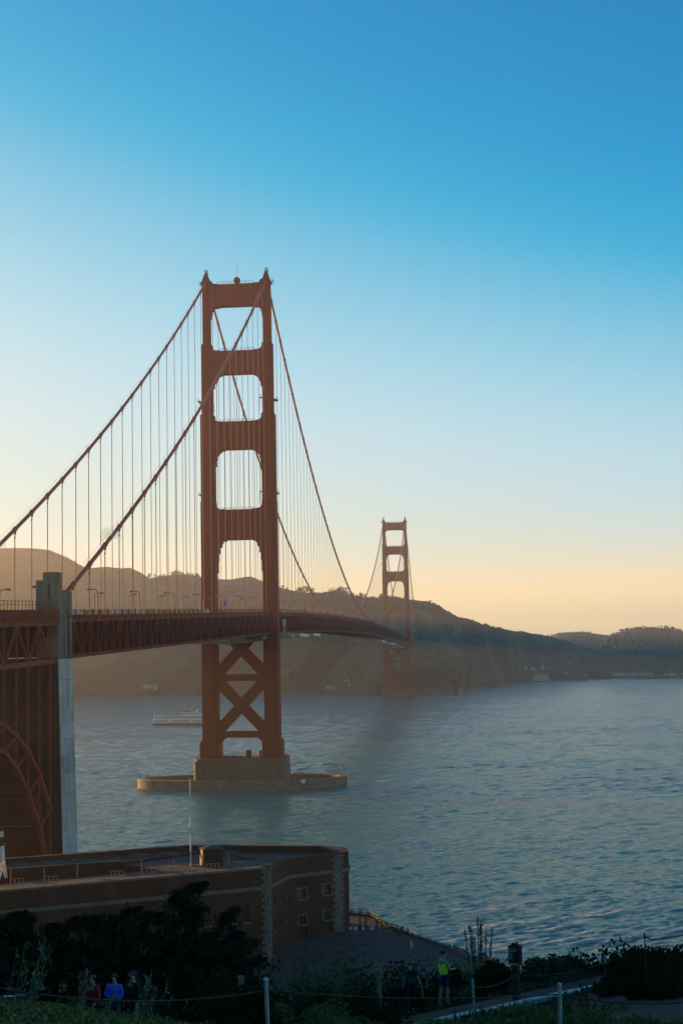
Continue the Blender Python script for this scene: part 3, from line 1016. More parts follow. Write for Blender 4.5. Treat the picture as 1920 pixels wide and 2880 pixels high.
# --- main cables, bands, hand ropes
bandm = MB(); bandm.tube([(0, -.55, 0), (0, -.5, 0), (0, .5, 0), (0, .55, 0)], [.62, .66, .66, .62], 12)
bandm.box(-.22, .22, -.3, .3, -1.2, -.5)
bandm.box(-.16, .16, -.42, -.3, .5, .85)
bandm = bandm.mesh('cable_band', M['cable'])
sus = MB()
for a in (-.24, .24):
    sus.tube([(.0, a, 0), (.0, a, 1)], .068, 6, False)
susm = sus.mesh('suspender', M['suspender'])
sk = MB(); sk.box(-.14, .14, -.36, .36, -.1, .16)
for a in (-.24, .24): sk.tube([(0, a * 1.0, 0), (0, a * 2.2, 1.25)], .075, 5)
skm = sk.mesh('rope_saddle', M['dark_metal'])
for s in (-1, 1):
    x = 13.7 * s
    ys = np.concatenate([np.linspace(-343, 0, 46), np.linspace(0, 1280, 121)[1:], np.linspace(1280, 1623, 24)[1:]])
    mb = MB(); mb.tube([(x, y, zc(y)) for y in ys], .5, 12)
    CB = mb.build('main_cable', M['cable'], BR, smooth=True)
    hb = MB()
    for a in (-.45, .45):
        hb.tube([(x + a, y, zc(y) + 1.35) for y in ys], .03, 4)
    hb.build('hand_rope', M['dark_metal'], CB)
    hp = MB()
    for k in range(-22, 100):
        y = k * 15.244
        if abs(y) < 10 or abs(y - 1280) < 10: continue
        z = zc(y); dz = (zc(y + .5) - zc(y - .5))
        ang = math.atan(dz)
        o = linkmesh('cable_band', bandm, CB, (x, y, z)); o.rotation_euler = (ang, 0, 0)
        for a in (-.45, .45): hp.tube([(x + a * .8, y, z + .3), (x + a, y, z + 1.38)], .035, 4)
        zb = zr(y) - 1.9
        if y > -330 and z - zb > 2.5:
            L = z - 1.1 - zb
            big = L > 8 and y < 500
            so = bpy.data.objects.new('suspender', susm)
            so.location = (x, y, zb); so.scale = (1, 1, L - (1.25 if big else 0))
            COL.objects.link(so); so.parent = BR
            if big:
                linkmesh('rope_saddle', skm, CB, (x, y, z - 2.2))
    hp.build('rope_stanchion', M['dark_metal'], CB)
    # wire fan that keeps climbers off the cable
    yy = -299.0 if s > 0 else -305.5
    z = zc(yy); nrm = Vector((0, 1, (zc(yy + .5) - zc(yy - .5)))).normalized()
    b_ = Vector((1, 0, 0)); c_ = nrm.cross(b_).normalized() * -1
    if c_.z < 0: c_ = -c_
    mb = MB(); o_ = Vector((x, yy, z))
    arcs = [R(t) for t in range(-100, 101, 10)]
    for rr in (.9, 1.5, 2.1, 2.6):
        mb.tube([o_ + b_ * math.sin(t) * rr + c_ * math.cos(t) * rr for t in arcs], .028, 4)
    for t in arcs:
        dd = b_ * math.sin(t) + c_ * math.cos(t)
        mb.tube([o_ + dd * .5, o_ + dd * 2.9], .024, 4)
    mb.build('climb_guard', M['galv'], CB)

# ------------------------------------------------------------------ fender ring round the near pier
FT = thing('tower_fender', 'low oval concrete fender wall in the water around the nearer tower pier', 'fender wall', (-3.5, 5.5, 0))
mb = MB(); n = 72; vs = []; fs = []
sec = [(1.0, -2.0), (1.0, 3.6), (.995, 4.2), (.985, 4.3), (.935, 4.3), (.93, 4.0), (.93, -2.0)]
for i in range(n):
    t = 2 * math.pi * i / n
    c_, s_ = math.cos(t), math.sin(t)
    for f, z in sec:
        off = (1 - f) * 48
        vs.append((-1.2 + (46.6 - off) * c_, 5.5 + (21 - off) * s_, z))
m_ = len(sec)
for i in range(n):
    j = (i + 1) % n
    for k in range(m_):
        fs.append((i * m_ + k, j * m_ + k, j * m_ + (k + 1) % m_, i * m_ + (k + 1) % m_))
mb.add(vs, fs)
mb.build('fender_wall', M['fender'], FT, smooth=False)
mb = MB()
for px, py, h in ((415, 2190, 1.6), (953, 2178, 1.5), (843, 2188, .0)):
    p = onplane(px, py, 2, 4.3)
    if h: mb.box(p.x - .5, p.x + .5, p.y - .5, p.y + .5, 4.3, 4.3 + h)
mb.build('fender_light', M['sunlit_rust'], FT)
mb = MB(); p = onplane(853, 2199, 1, -14.4); mb.box(p.x - .9, p.x + .9, -15.5, -14.9, 2.9, 4.4)
mb.build('fender_panel', M['white_metal'], FT)

# ------------------------------------------------------------------ concrete pylon
PY = thing('concrete_pylon', 'weathered concrete pylon where the near cable meets the deck, pale blue-grey lower face', 'pylon', (9, -345, 0))
mb = MB()
mb.box(11.1, 14.5, -350.4, -347.3, 57.4, 76.0)
mb.box(9.5, 11.1, -350.1, -347.6, 57.4, 74.3)
mb.box(9.8, 14.35, -347.3, -345.2, 57.4, 71.8)
mb.box(9.8, 14.5, -345.2, -342.8, 57.4, 72.3)
mb.box(9.8, 14.28, -342.8, -341.6, 57.4, 72.0)
mb.box(9.8, 14.5, -341.6, -338.9, 57.4, 72.3)
mb.build('upper_shaft', M['conc_old'], PY)
mb = MB(); mb.box(12.2, 12.7, -350.5, -350.38, 70.2, 73.4)
mb.build('slot_window', M['dark_metal'], PY)
mb = MB(); mb.tube([(14.42, -342.9, 66.2), (14.62, -342.4, 64.6), (14.62, -342.3, 62), (14.66, -342.25, 57.6)], .2, 6)
mb.build('drain_pipe', M['dark_metal'], PY)
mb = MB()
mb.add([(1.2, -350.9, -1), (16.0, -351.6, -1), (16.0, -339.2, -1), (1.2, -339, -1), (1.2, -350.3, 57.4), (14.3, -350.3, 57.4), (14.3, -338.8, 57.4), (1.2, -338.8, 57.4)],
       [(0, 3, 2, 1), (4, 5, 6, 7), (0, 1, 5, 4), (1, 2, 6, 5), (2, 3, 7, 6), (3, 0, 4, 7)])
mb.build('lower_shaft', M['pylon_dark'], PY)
# stacked lift panels on the east face with open joints
zs = [57.3]
while zs[-1] > 3: zs.append(zs[-1] - random.choice([3.6, 4.1, 4.6, 5.2]))
def ex(z): return 14.3 + 1.7 * (57.4 - z) / 58.4
for a, b in zip(zs[:-1], zs[1:]):
    mb = MB(); a -= .07
    o_ = .16 + random.uniform(-.02, .03)
    y0 = lambda z: -350.3 - 1.3 * (57.4 - z) / 58.4 + .1
    y1 = lambda z: -338.8 - .4 * (57.4 - z) / 58.4
    mb.add([(ex(b) + .02, y0(b), b), (ex(b) + o_, y0(b), b), (ex(b) + o_, y1(b), b), (ex(b) + .02, y1(b), b), (ex(a) + .02, y0(a), a), (ex(a) + o_, y0(a), a), (ex(a) + o_, y1(a), a), (ex(a) + .02, y1(a), a)],
           [(0, 3, 2, 1), (4, 5, 6, 7), (0, 1, 5, 4), (1, 2, 6, 5), (2, 3, 7, 6), (3, 0, 4, 7)])
    mb.build('panel', M[random.choice(['conc_light', 'conc_light2', 'conc_light3'])], PY)
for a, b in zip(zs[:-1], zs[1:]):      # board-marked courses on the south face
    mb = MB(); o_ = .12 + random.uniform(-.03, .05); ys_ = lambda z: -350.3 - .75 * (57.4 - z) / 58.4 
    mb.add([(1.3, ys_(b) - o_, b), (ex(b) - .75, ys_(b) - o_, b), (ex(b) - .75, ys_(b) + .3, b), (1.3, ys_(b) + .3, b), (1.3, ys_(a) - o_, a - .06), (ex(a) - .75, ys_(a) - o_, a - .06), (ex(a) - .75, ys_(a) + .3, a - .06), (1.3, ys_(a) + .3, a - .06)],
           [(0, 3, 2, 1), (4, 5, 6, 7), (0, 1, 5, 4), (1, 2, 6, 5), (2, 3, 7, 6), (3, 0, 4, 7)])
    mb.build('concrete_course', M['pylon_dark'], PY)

# ------------------------------------------------------------------ steel arch span over the fort
AR = thing('arch_span', 'dark red steel arch span with vertical hangers left of the concrete pylon', 'arch span', (0, -394, 0))
AY = [-354.1 - 8.04 * k for k in range(11)]
UPA = [25.5, 33.3, 38.5, 42.1, 44.6, 45.7]; UPA = UPA + UPA[:5][::-1]
LOA = [10.5, 22.4, 30.0, 35.8, 39.5, 41.0]; LOA = LOA + LOA[:5][::-1]
def tz(y): return zr(y) - 2.9
def bz(y): return zr(y) - 11.0
names = {}
for s in (1, -1):
    x = 13.7 * s
    det = s == 1
    acc = MB()
    def put(nm, p, q_, w, h):
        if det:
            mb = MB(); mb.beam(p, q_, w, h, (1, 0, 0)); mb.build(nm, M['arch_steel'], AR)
        else: acc.beam(p, q_, w, h, (1, 0, 0))
    for k in range(11):
        y = AY[k]
        put('hanger_post', (x, y, LOA[k]), (x, y, tz(y)), .36, .36)
        if k < 10:
            y2 = AY[k + 1]
            put('arch_rib', (x, y, UPA[k]), (x, y2, UPA[k + 1]), .8, .8)
            put('arch_rib', (x, y, LOA[k]), (x, y2, LOA[k + 1]), .9, .9)
            if k < 5: put('arch_web', (x, y, UPA[k]), (x, y2, LOA[k + 1]), .5, .5)
            else: put('arch_web', (x, y2, UPA[k + 1]), (x, y, LOA[k]), .5, .5)
            if k % 2 == 0: put('spandrel_diagonal', (x, y, bz(y)), (x, y2, tz(y2)), .45, .45)
            else: put('spandrel_diagonal', (x, y, tz(y)), (x, y2, bz(y2)), .45, .45)
    put('spandrel_chord', (x, AY[0] + 3.5, bz(AY[0])), (x, AY[10] - 3.5, bz(AY[10])), .9, .9)
    put('deck_girder', (x, AY[0] + 4, tz(AY[0]) + .1), (x, AY[10] - 4, tz(AY[10])), 1.0, 1.2)
    if det:
        for k in range(11):
            for z in (bz(AY[k]), UPA[k], LOA[k]):
                mb = MB(); mb.prism([(-1, -.5), (-.5, -1), (.5, -1), (1, -.5), (1, .5), (.5, 1), (-.5, 1), (-1, .5)], lambda u, v, d: (d, AY[k] + u * .7, z + v * .7), x - .5, x + .5)
                mb.build('gusset_plate', M['arch_steel'], AR)
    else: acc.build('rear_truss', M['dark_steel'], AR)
mb = MB()
for k in range(11):
    y = AY[k]
    for z in (bz(y), UPA[k] * .5 + LOA[k] * .5, LOA[k]):
        mb.beam((-13.2, y, z), (13.2, y, z), .7, .9)
    mb.beam((-13.2, y, LOA[k]), (13.2, y, bz(y)), .4, .4); mb.beam((13.2, y, LOA[k]), (-13.2, y, bz(y)), .4, .4)
    mb.box(-13.2, 13.2, y - .25, y + .25, tz(y) - 3.2, tz(y) + .5)
    if k < 10:
        y2 = AY[k + 1]
        for a in (-1, 1): mb.beam((13.2 * a, y, bz(y)), (-13.2 * a, y2, bz(y2)), .4, .4)
        for a in (-1, 1): mb.beam((13.2 * a, y, UPA[k]), (-13.2 * a, y2, UPA[k + 1]), .4, .4)
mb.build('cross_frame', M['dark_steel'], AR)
mb = MB()
y0, y1 = -350.2, -446
for a, b, z0, z1 in ((-13.3, 13.3, -2.1, -1.5), (13.6, 14.9, -1.75, -1.2), (-14.9, -13.6, -1.75, -1.2)):
    mb.add([(a, y1, zr(y1) + z0), (b, y1, zr(y1) + z0), (b, y0, zr(y0) + z0), (a, y0, zr(y0) + z0), (a, y1, zr(y1) + z1), (b, y1, zr(y1) + z1), (b, y0, zr(y0) + z1), (a, y0, zr(y0) + z1)],
           [(0, 3, 2, 1), (4, 5, 6, 7), (0, 1, 5, 4), (1, 2, 6, 5), (2, 3, 7, 6), (3, 0, 4, 7)])
mb.build('span_deck', M['orange_dark'], AR)
for k in range(44):    # sidewalk brackets
    y = -351.5 - k * 2.15
    if y < -420: break
    mb = MB(); mb.box(13.9, 15.0, y - .85, y + .85, zr(y) - 2.35, zr(y) - 1.8)
    mb.build('sidewalk_bracket', M['orange'], AR)
mb = MB(); mb.add([(14.6, -350.2, zr(-350) - 1.2), (14.6, -446, zr(-446) - 1.2), (14.6, -446, zr(-446)), (14.6, -350.2, zr(-350))], [(0, 1, 2, 3)])
mb.add([(14.7, -350.2, zr(-350) - 1.2), (14.7, -446, zr(-446) - 1.2), (14.7, -446, zr(-446)), (14.7, -350.2, zr(-350))], [(0, 1, 2, 3)])
mb.build('parapet_panel', M['orange_dark'], AR)
mb = MB()
for k in range(40):
    y = -351 - k * 2.4
    mb.box(14.6, 14.7, y - .05, y + .05, zr(y) - .1, zr(y) + 1.75)
for dz in (1.75, 1.0):
    mb.beam((14.65, -350.5, zr(-350.5) + dz), (14.65, -445, zr(-445) + dz), .08, .08)
mb.build('deck_fence', M['orange_dark'], AR)

# ------------------------------------------------------------------ lamps on the deck
def make_lamp():
    t = thing('street_lamp', 'deck lamp', 'street lamp')
    mb = MB()
    pts = [(0, 0, 0), (0, 0, 5.6)]
    for k in range(1, 8):
        a = math.pi / 2 * k / 7
        pts.append((-1.15 * (1 - math.cos(a)), 0, 5.6 + 1.15 * math.sin(a)))
    pts.append((-1.75, 0, 6.72))
    mb.tube(pts, [.17, .14] + [.12] * 7 + [.1], 8)
    mb.lathe([(.3, 0), (.3, .5), (.2, .8)], (0, 0, 0), 10)
    mb.build('lamp_post', M['lampmetal'], t, local=True)
    mb = MB(); mb.prism([(-2.75, 6.5), (-1.7, 6.55), (-1.6, 6.85), (-2.1, 7.0), (-2.7, 6.85)], lambda u, v, d: (u, d, v), -.28, .28)
    mb.build('lamp_head', M['lampmetal'], t, local=True)
    mb = MB(); mb.box(-2.7, -1.95, -.24, .24, 6.36, 6.49)
    mb.build('lamp_lens', M['lampglass'], t, local=True)
    return t


ORD = ['first', 'second', 'third', 'fourth', 'fifth', 'sixth', 'seventh', 'eighth', 'ninth', 'tenth', 'eleventh', 'twelfth']
lamp0 = make_lamp(); used = False
GL = 'curved lamps along the bridge deck'
for side, y0, st in ((1, -389.2, 48.45), (-1, -409.5, 45.7)):
    for k in range(36):
        y = y0 + st * k
        if y > 1270: break
        if abs(y) < 3 and side == 1: y = -4.0
        o = copy_tree(lamp0) if used else lamp0
        used = True
        o.location = (side * 8.7, y, zr(y) - 1.45)
        o.rotation_euler = (0, 0, 0 if side > 0 else math.pi)
        o['group'] = GL
        near = side > 0
        if y < -345:
            if near: o['label'] = 'deck lamp on the arch span peeking out just left of the pylon top' if y > -345.5 else 'dark deck lamp on the arch span at the left edge of the photo'
            else: o['label'] = 'dark lamp on the far side of the arch span deck, ' + ORD[k] + ' from the left edge'
        elif y < -12:
            j = int((y + 345) // st)
            o['label'] = ('tall dark deck lamp with its arm to the left, ' if near else 'slimmer deck lamp with its arm to the right, ') + ORD[j] + ' right of the pylon'
        elif y < 620:
            j = int((y + 12) // st)
            if j < 12: o['label'] = ('hazy near-side deck lamp, arm to the left, ' if near else 'hazy far-side deck lamp, arm to the right, ') + ORD[j] + ' past the near tower'
            else: o['label'] = 'tiny hazy deck lamp toward the far tower'
        else:
            o['label'] = 'tiny hazy deck lamp toward the far tower'


# blue sign on a lamp post at the near tower
def boxthing(name, label, cat, c, d, m, group=None):
    mb = MB(); mb.cbox((0, 0, 0), d)
    o = linkmesh(name, mb.mesh(name, m), None, c)
    return tag(o, label, cat, group)


t = thing('blue_sign', 'small blue sign on a lamp post between the legs of the near tower', 'sign', onplane(632.5, 1712, 0, 8.3))
b0 = wloc(t)
mb = MB(); mb.box(b0.x - .75, b0.x + .75, b0.y - .05, b0.y + .05, b0.z + 1.2, b0.z + 3.0); mb.build('sign_face', M['signblue'], t)
mb = MB(); mb.box(b0.x - .06, b0.x + .06, b0.y + .06, b0.y + .18, b0.z - 1.4, b0.z + 3.0); mb.build('sign_post', M['lampmetal'], t)


# ------------------------------------------------------------------ vehicles on the deck
def make_van(body):
    t = thing('car', 'car', 'car')
    mb = MB(); mb.prism([(-2.3, .35), (2.3, .35), (2.3, .9), (1.5, 1.05), (.8, 1.62), (-1.9, 1.66), (-2.3, 1.2)], lambda u, v, d: (d, u, v), -.95, .95)
    mb.build('body', body, t, local=True)
    mb = MB()
    for s in (-1, 1):
        mb.box(s * .955 - .01, s * .955 + .01, -1.8, -.3, 1.1, 1.52); mb.box(s * .955 - .01, s * .955 + .01, -.2, .75, 1.1, 1.5)
    mb.build('side_window', M['glass'], t, local=True)
    for sx in (-1, 1):
        for sy in (-1.55, 1.55):
            mb = MB(); mb.tube([(sx * .75, sy, .36), (sx * .98, sy, .36)], .36, 12)
            mb.build('wheel', M['dark_metal'], t, local=True)
    return t


van0 = make_van(M['white_metal'])
vs_ = [(-352, 6.4, 'pale car roof showing over the arch span railing left of the pylon'), (-300, 5.5, 'white car just right of the pylon behind the deck railing'), (-262, 6.2, 'white car on the deck near the tall lamp right of the pylon'),
       (-214, 2.5, 'pale car on the deck midway between the pylon and near tower'), (-120, 6.2, 'white car on the deck close before the near tower'), (104, 6.3, 'bright car on the deck just past the near tower'), (420, 6.0, 'small bright car far along the main span deck')]
for i, (y, x, lb) in enumerate(vs_):
    o = van0 if i == 0 else copy_tree(van0)
    o.location = (x, y, zr(y) - 1.5); o['label'] = lb; o['group'] = 'vehicles on the bridge deck'


# ------------------------------------------------------------------ wraps, net, platforms at the near tower
def wrap(label, pxa, pxb, segs, Yp):
    """tall narrow wrapped scaffold; segs = (y_top px, y_bottom px, material)"""
    p0 = onplane((pxa + pxb) / 2, segs[-1][1], 1, Yp)
    t = thing('scaffold_wrap', label, 'scaffold', p0, 0, 'wrapped scaffolds at the near tower')
    for a, b, m in segs:
        A = onplane(pxa, a, 1, Yp); B = onplane(pxb, b, 1, Yp)
        mb = MB(); mb.box(A.x, B.x, Yp - .7, Yp + .7, B.z + .03, A.z - .03)
        mb.build('wrap_panel', m, t)
    mb = MB()
    A = onplane(pxa, segs[0][0], 1, Yp); B = onplane(pxb, segs[-1][1], 1, Yp)
    for x in (A.x + .1, B.x - .1):
        mb.box(x - .05, x + .05, Yp - .78, Yp - .72, B.z, A.z)
    mb.build('scaffold_pole', M['dark_metal'], t)


wrap('tall white and salmon wrapped scaffold hanging left of the near tower leg', 738.5, 747, [(1723, 1731, M['wrapwhite']), (1731.5, 1745, M['wrapwhite']), (1745.5, 1757, M['wrapwhite']), (1757.5, 1769, M['salmon']), (1769.5, 1788, M['salmon']), (1788.5, 1799, M['wrapwhite'])], -9.3)
wrap('short white and salmon wrapped scaffold right of the near tower leg', 794.5, 803.5, [(1742, 1751, M['wrapwhite']), (1751.5, 1760, M['wrapwhite']), (1760.5, 1768, M['salmon']), (1768.5, 1779, M['salmon'])], 10.5)
nt_ = []
mb = MB(); nu, nv = 26, 8
for i in range(nu + 1):
    y = -78 + 76 * i / nu
    for j in range(nv + 1):
        x = -13 + 26.5 * j / nv
        u = i / nu; sag = 2.6 * (1 - (2 * u - 1) ** 4) + .5 * math.sin(9 * u + j) * .4
        nt_.append((x, y, zr(y) - 10.95 - sag - .5 * math.sin(math.pi * j / nv)))
mb.add(nt_, [(i * (nv + 1) + j, (i + 1) * (nv + 1) + j, (i + 1) * (nv + 1) + j + 1, i * (nv + 1) + j + 1) for i in range(nu) for j in range(nv)])
o = mb.build('debris_net', M['net'], None, smooth=True)
tag(o, 'sagging olive debris net slung under the deck at the near tower', 'net')


def platform(label, y0, y1, h, m, rails, panels):
    t = thing('work_platform', label, 'work platform', (0, (y0 + y1) / 2, zr((y0 + y1) / 2) - 12), 0, 'work platforms slung under the main span')
    mb = MB(); k = 12
    for i in range(k):
        a = y0 + (y1 - y0) * i / k; b = y0 + (y1 - y0) * (i + 1) / k - .3
        z = zr((a + b) / 2) - 11.2 - h
        mb.box(-13, 14.4, a, b, z, z + .35)
        for x in (-12.6, 0, 14.2): mb.beam((x, a, z), (x, a, z + h), .18, .18)
    mb.build('platform_deck', m, t)
    mb = MB()
    for i in range(k):
        a = y0 + (y1 - y0) * i / k; b = y0 + (y1 - y0) * (i + 1) / k
        z = zr((a + b) / 2) - 11.2 - h
        mb.box(14.3, 14.45, a, b, z + 1.0, z + 1.12); mb.box(14.3, 14.45, a, a + .15, z, z + 1.1)
    mb.build('platform_rail', M['galv'], t)
    for (a, b, m2) in panels:
        z = zr((a + b) / 2) - 11.2 - h
        mb = MB(); mb.box(14.46, 14.7, a, b, z + .1, z + 1.6); mb.build('tarp_panel', m2, t)


platform('dark work platform under the deck right of the near tower', 10, 240, 2.2, M['dark_metal'], True, [(22, 60, M['conc_old']), (62, 80, M['yellow']), (100, 140, M['galv']), (165, 200, M['galv'])])
platform('pale scaffold platform under the deck near the far tower', 700, 1180, 4.5, M['galv'], True, [(760, 800, M['galv']), (900, 980, M['wrapwhite'])])

# ------------------------------------------------------------------ ferry
fa, fbp = onplane(431, 2039, 2, 0), onplane(621, 2038, 2, 0)
fd = (fbp - fa); FL = fd.length; fang = math.atan2(fd.y, fd.x)
FE = thing('ferry', 'white multi-deck ferry with two funnels passing behind the near tower', 'ferry', ((fa + fbp) / 2), fang)
h = FL / 2


def hullplan(l, w, z0, z1, taper=.16, flare=1.0):
    pts = []
    for sx in (1, -1):
        seq = [(l * (1 - taper), w), (l * (1 - taper * .4), w * .72), (l * (1 - taper * .08), w * .3), (l, 0)]
        if sx > 0: pts += seq
        else: pts += [(-a, b) for a, b in seq[::-1]]
    low = [(a, -b) for a, b in pts[1:-1][::-1]] if False else None
    up = [(l, 0), (l * (1 - taper * .08), w * .3), (l * (1 - taper * .4), w * .72), (l * (1 - taper), w)]
    full = up + [(-a, b) for a, b in up[::-1]] + [(-a, -b) for a, b in up[1:]] + [(a, -b) for a, b in up[1:-1][::-1]]
    return full


mb = MB(); mb.prism(hullplan(h, 6.5, 0, 0), lambda u, v, d: (u * (1 if d > 0 else .97), v * (1 if d > 0 else .9), d), -1.2, 1.7)
mb.build('hull', M['hull'], FE, local=True)
decks = [(h - .6, 6.2, 1.7, 4.9), (h - 1.0, 6.0, 5.0, 8.2)]
for l, w, z0, z1 in decks:
    mb = MB(); mb.prism(hullplan(l, w, 0, 0, .12), lambda u, v, d: (u, v, d), z0, z1)
    mb.build('cabin_deck', M['ferrywhite'], FE, local=True)
    mb = MB(); mb.prism(hullplan(l + .3, w + .3, 0, 0, .12), lambda u, v, d: (u, v, d), z1, z1 + .18)
    mb.build('deck_edge', M['ferrywhite'], FE, local=True)
    wm = MB(); wm.box(-.45, .45, -.05, .05, 0, 1.15); wmm = wm.mesh('window', M['glass'])
    nwin = int(1.76 * l / 1.75)
    for k in range(nwin):
        x = -l * .88 + k * 1.75
        if z0 < 3 and (k % 11) in (8, 9): continue
        for s in (-1, 1):
            linkmesh('window', wmm, FE, (x, s * (w + .03), z0 + 1.2))
mb = MB(); mb.box(-3.5, 18.5, -4.6, 4.6, 8.4, 11.0); mb.build('upper_cabin', M['ferrywhite'], FE, local=True)
mb = MB(); mb.box(-4.2, 19.2, -5.0, 5.0, 11.0, 11.2); mb.build('upper_roof', M['ferrywhite'], FE, local=True)
for k in range(12):
    for s in (-1, 1): linkmesh('window', wmm, FE, (-2.5 + k * 1.8, s * 4.63, 9.2))
mb = MB(); mb.box(-2.6, 3.2, -2.6, 2.6, 11.2, 12.7); mb.build('pilot_house', M['ferryroof'], FE, local=True)
mb = MB(); mb.box(12.2, 17.6, -2.4, 2.4, 11.2, 12.0); mb.build('roof_house', M['hull'], FE, local=True)
for x in (1.4, 10.5):
    mb = MB(); mb.lathe([(.75, 11.2), (.7, 14.0)], (x, 0, 0), 14); fo = mb.build('funnel', M['ferrywhite'], FE, local=True)
    mb = MB(); mb.lathe([(.95, 14.0), (.95, 15.2), (.8, 15.3)], (x, 0, 0), 14); mb.build('funnel_cap', M['dark_metal'], fo, local=True)
mb = MB()
for x, z0, z1 in ((-h + 1.0, 8.2, 15.0), (-13.5, 8.2, 12.0), (-2.2, 11.2, 18.0)):
    mb.tube([(x, 0, z0), (x, 0, z1)], [.16, .08], 6)
mb.build('mast', M['ferrywhite'], FE, local=True)
mb = MB(); mb.box(-h + .85, -h + 1.9, -.04, .04, 14.2, 15.0); mb.build('flag', M['hull'], FE, local=True)
mb = MB()
for s in (-1, 1):
    mb.box(-h * .85, -6, s * 5.6 - .05, s * 5.6 + .05, 9.2, 9.3)
    for k in range(14): mb.box(-h * .85 + k * 1.5 - .05, -h * .85 + k * 1.5 + .05, s * 5.6 - .05, s * 5.6 + .05, 8.38, 9.3)
mb.build('deck_rail', M['ferrywhite'], FE, local=True)
mb = MB(); mb.box(-21, -8, -4, 4, 8.4, 9.0); mb.build('deck_bench', M['hull'], FE, local=True)

# ------------------------------------------------------------------ fort
P1, P2, P3, P4 = Vector((66.5, -400)), Vector((68.2, -387)), Vector((77.0, -379)), Vector((78.8, -376.6))
dS = Vector((.843, .536)); nS = Vector((-.536, .843))
A0 = P1 - dS * 84
FORT = [A0, P1, P2, P3, P4, Vector((78.2, -371)), Vector((72.5, -366.5)), Vector((50.5, -364)), Vector((44.7, -364.6)), Vector((22.7, -376.6)), Vector((-14, -397))]
FO = thing('brick_fort', 'old brick fort with granite quoins beside the water under the bridge', 'fort', (50, -390, 2.5))
ZT, ZRF = 19.0, 17.6


def plazaz(y): return float(np.interp(y, [-445, -400, -379, -360], [2.3, 2.55, 4.3, 4.4]))


def holed_wall(p, q_, z0, z1, th, holes, material, name='wall'):
    """vertical wall from p to q (outside on the right-hand side seen p->q); holes are (u0, u1, z0, z1)"""
    d = (q_ - p); L = d.length; d = d / L; nr = Vector((d.y, -d.x))
    us = sorted(set([0, L] + [h[0] for h in holes] + [h[1] for h in holes]))
    zz = sorted(set([z0, z1] + [h[2] for h in holes] + [h[3] for h in holes]))
    f = lambda u, z, o: (p.x + d.x * u - nr.x * o, p.y + d.y * u - nr.y * o, z)
    mb = MB()
    for a, b in zip(us[:-1], us[1:]):
        for c, e in zip(zz[:-1], zz[1:]):
            mu, mz = (a + b) / 2, (c + e) / 2
            if any(h[0] < mu < h[1] and h[2] < mz < h[3] for h in holes): continue
            mb.add([f(a, c, 0), f(b, c, 0), f(b, e, 0), f(a, e, 0)], [(0, 1, 2, 3)])
    for a, b, c, e in holes:
        for (u0, z_0), (u1, z_1) in (((a, c), (b, c)), ((b, c), (b, e)), ((b, e), (a, e)), ((a, e), (a, c))):
            mb.add([f(u0, z_0, 0), f(u1, z_1, 0), f(u1, z_1, .7), f(u0, z_0, .7)], [(0, 1, 2, 3)])
        mb.add([f(a, c, .7), f(b, c, .7), f(b, e, .7), f(a, e, .7)], [(0, 1, 2, 3)])
    mb.add([f(0, z0, th), f(L, z0, th), f(L, z1, th), f(0, z1, th)], [(3, 2, 1, 0)])
    mb.add([f(0, z1, 0), f(L, z1, 0), f(L, z1, th), f(0, z1, th)], [(0, 1, 2, 3)])
    for u in (0, L): mb.add([f(u, z0, 0), f(u, z0, th), f(u, z1, th), f(u, z1, 0)], [(0, 1, 2, 3)])
    w = mb.build(name, material, FO)
    for a, b, c, e in holes:
        wb = MB()
        wb.add([f(a, c, .62), f(b, c, .62), f(b, e, .62), f(a, e, .62)], [(0, 1, 2, 3)])
        wo_ = wb.build('window', M['glass'], w)
        if b - a < 1.9 and e - c > 1.6 or e - c < 2.4:
            sb = MB(); sb.add([f(a - .15, c - .28, -.12), f(b + .15, c - .28, -.12), f(b + .15, c, -.12), f(a - .15, c, -.12), f(a - .15, c - .28, .3), f(b + .15, c - .28, .3), f(b + .15, c, .3), f(a - .15, c, .3)],
                              [(0, 1, 2, 3), (3, 2, 6, 7), (0, 4, 5, 1), (0, 3, 7, 4), (1, 5, 6, 2)])
            sb.build('window_sill', M['fortcoping'], w)
        if 1.6 < b - a < 2.6 and e - c < 2.4:
            fb_ = MB(); t_ = .2
            for (u0, u1, v0, v1) in ((a - t_, a, c, e + t_), (b, b + t_, c, e + t_), (a, b, e, e + t_)):
                fb_.add([f(u0, v0, -.06), f(u1, v0, -.06), f(u1, v1, -.06), f(u0, v1, -.06), f(u0, v0, .2), f(u1, v0, .2), f(u1, v1, .2), f(u0, v1, .2)], [(0, 1, 2, 3), (3, 2, 6, 7), (0, 4, 5, 1), (0, 3, 7, 4), (1, 5, 6, 2)])
            fb_.build('window_frame', M['conc_old'], w)
    return w


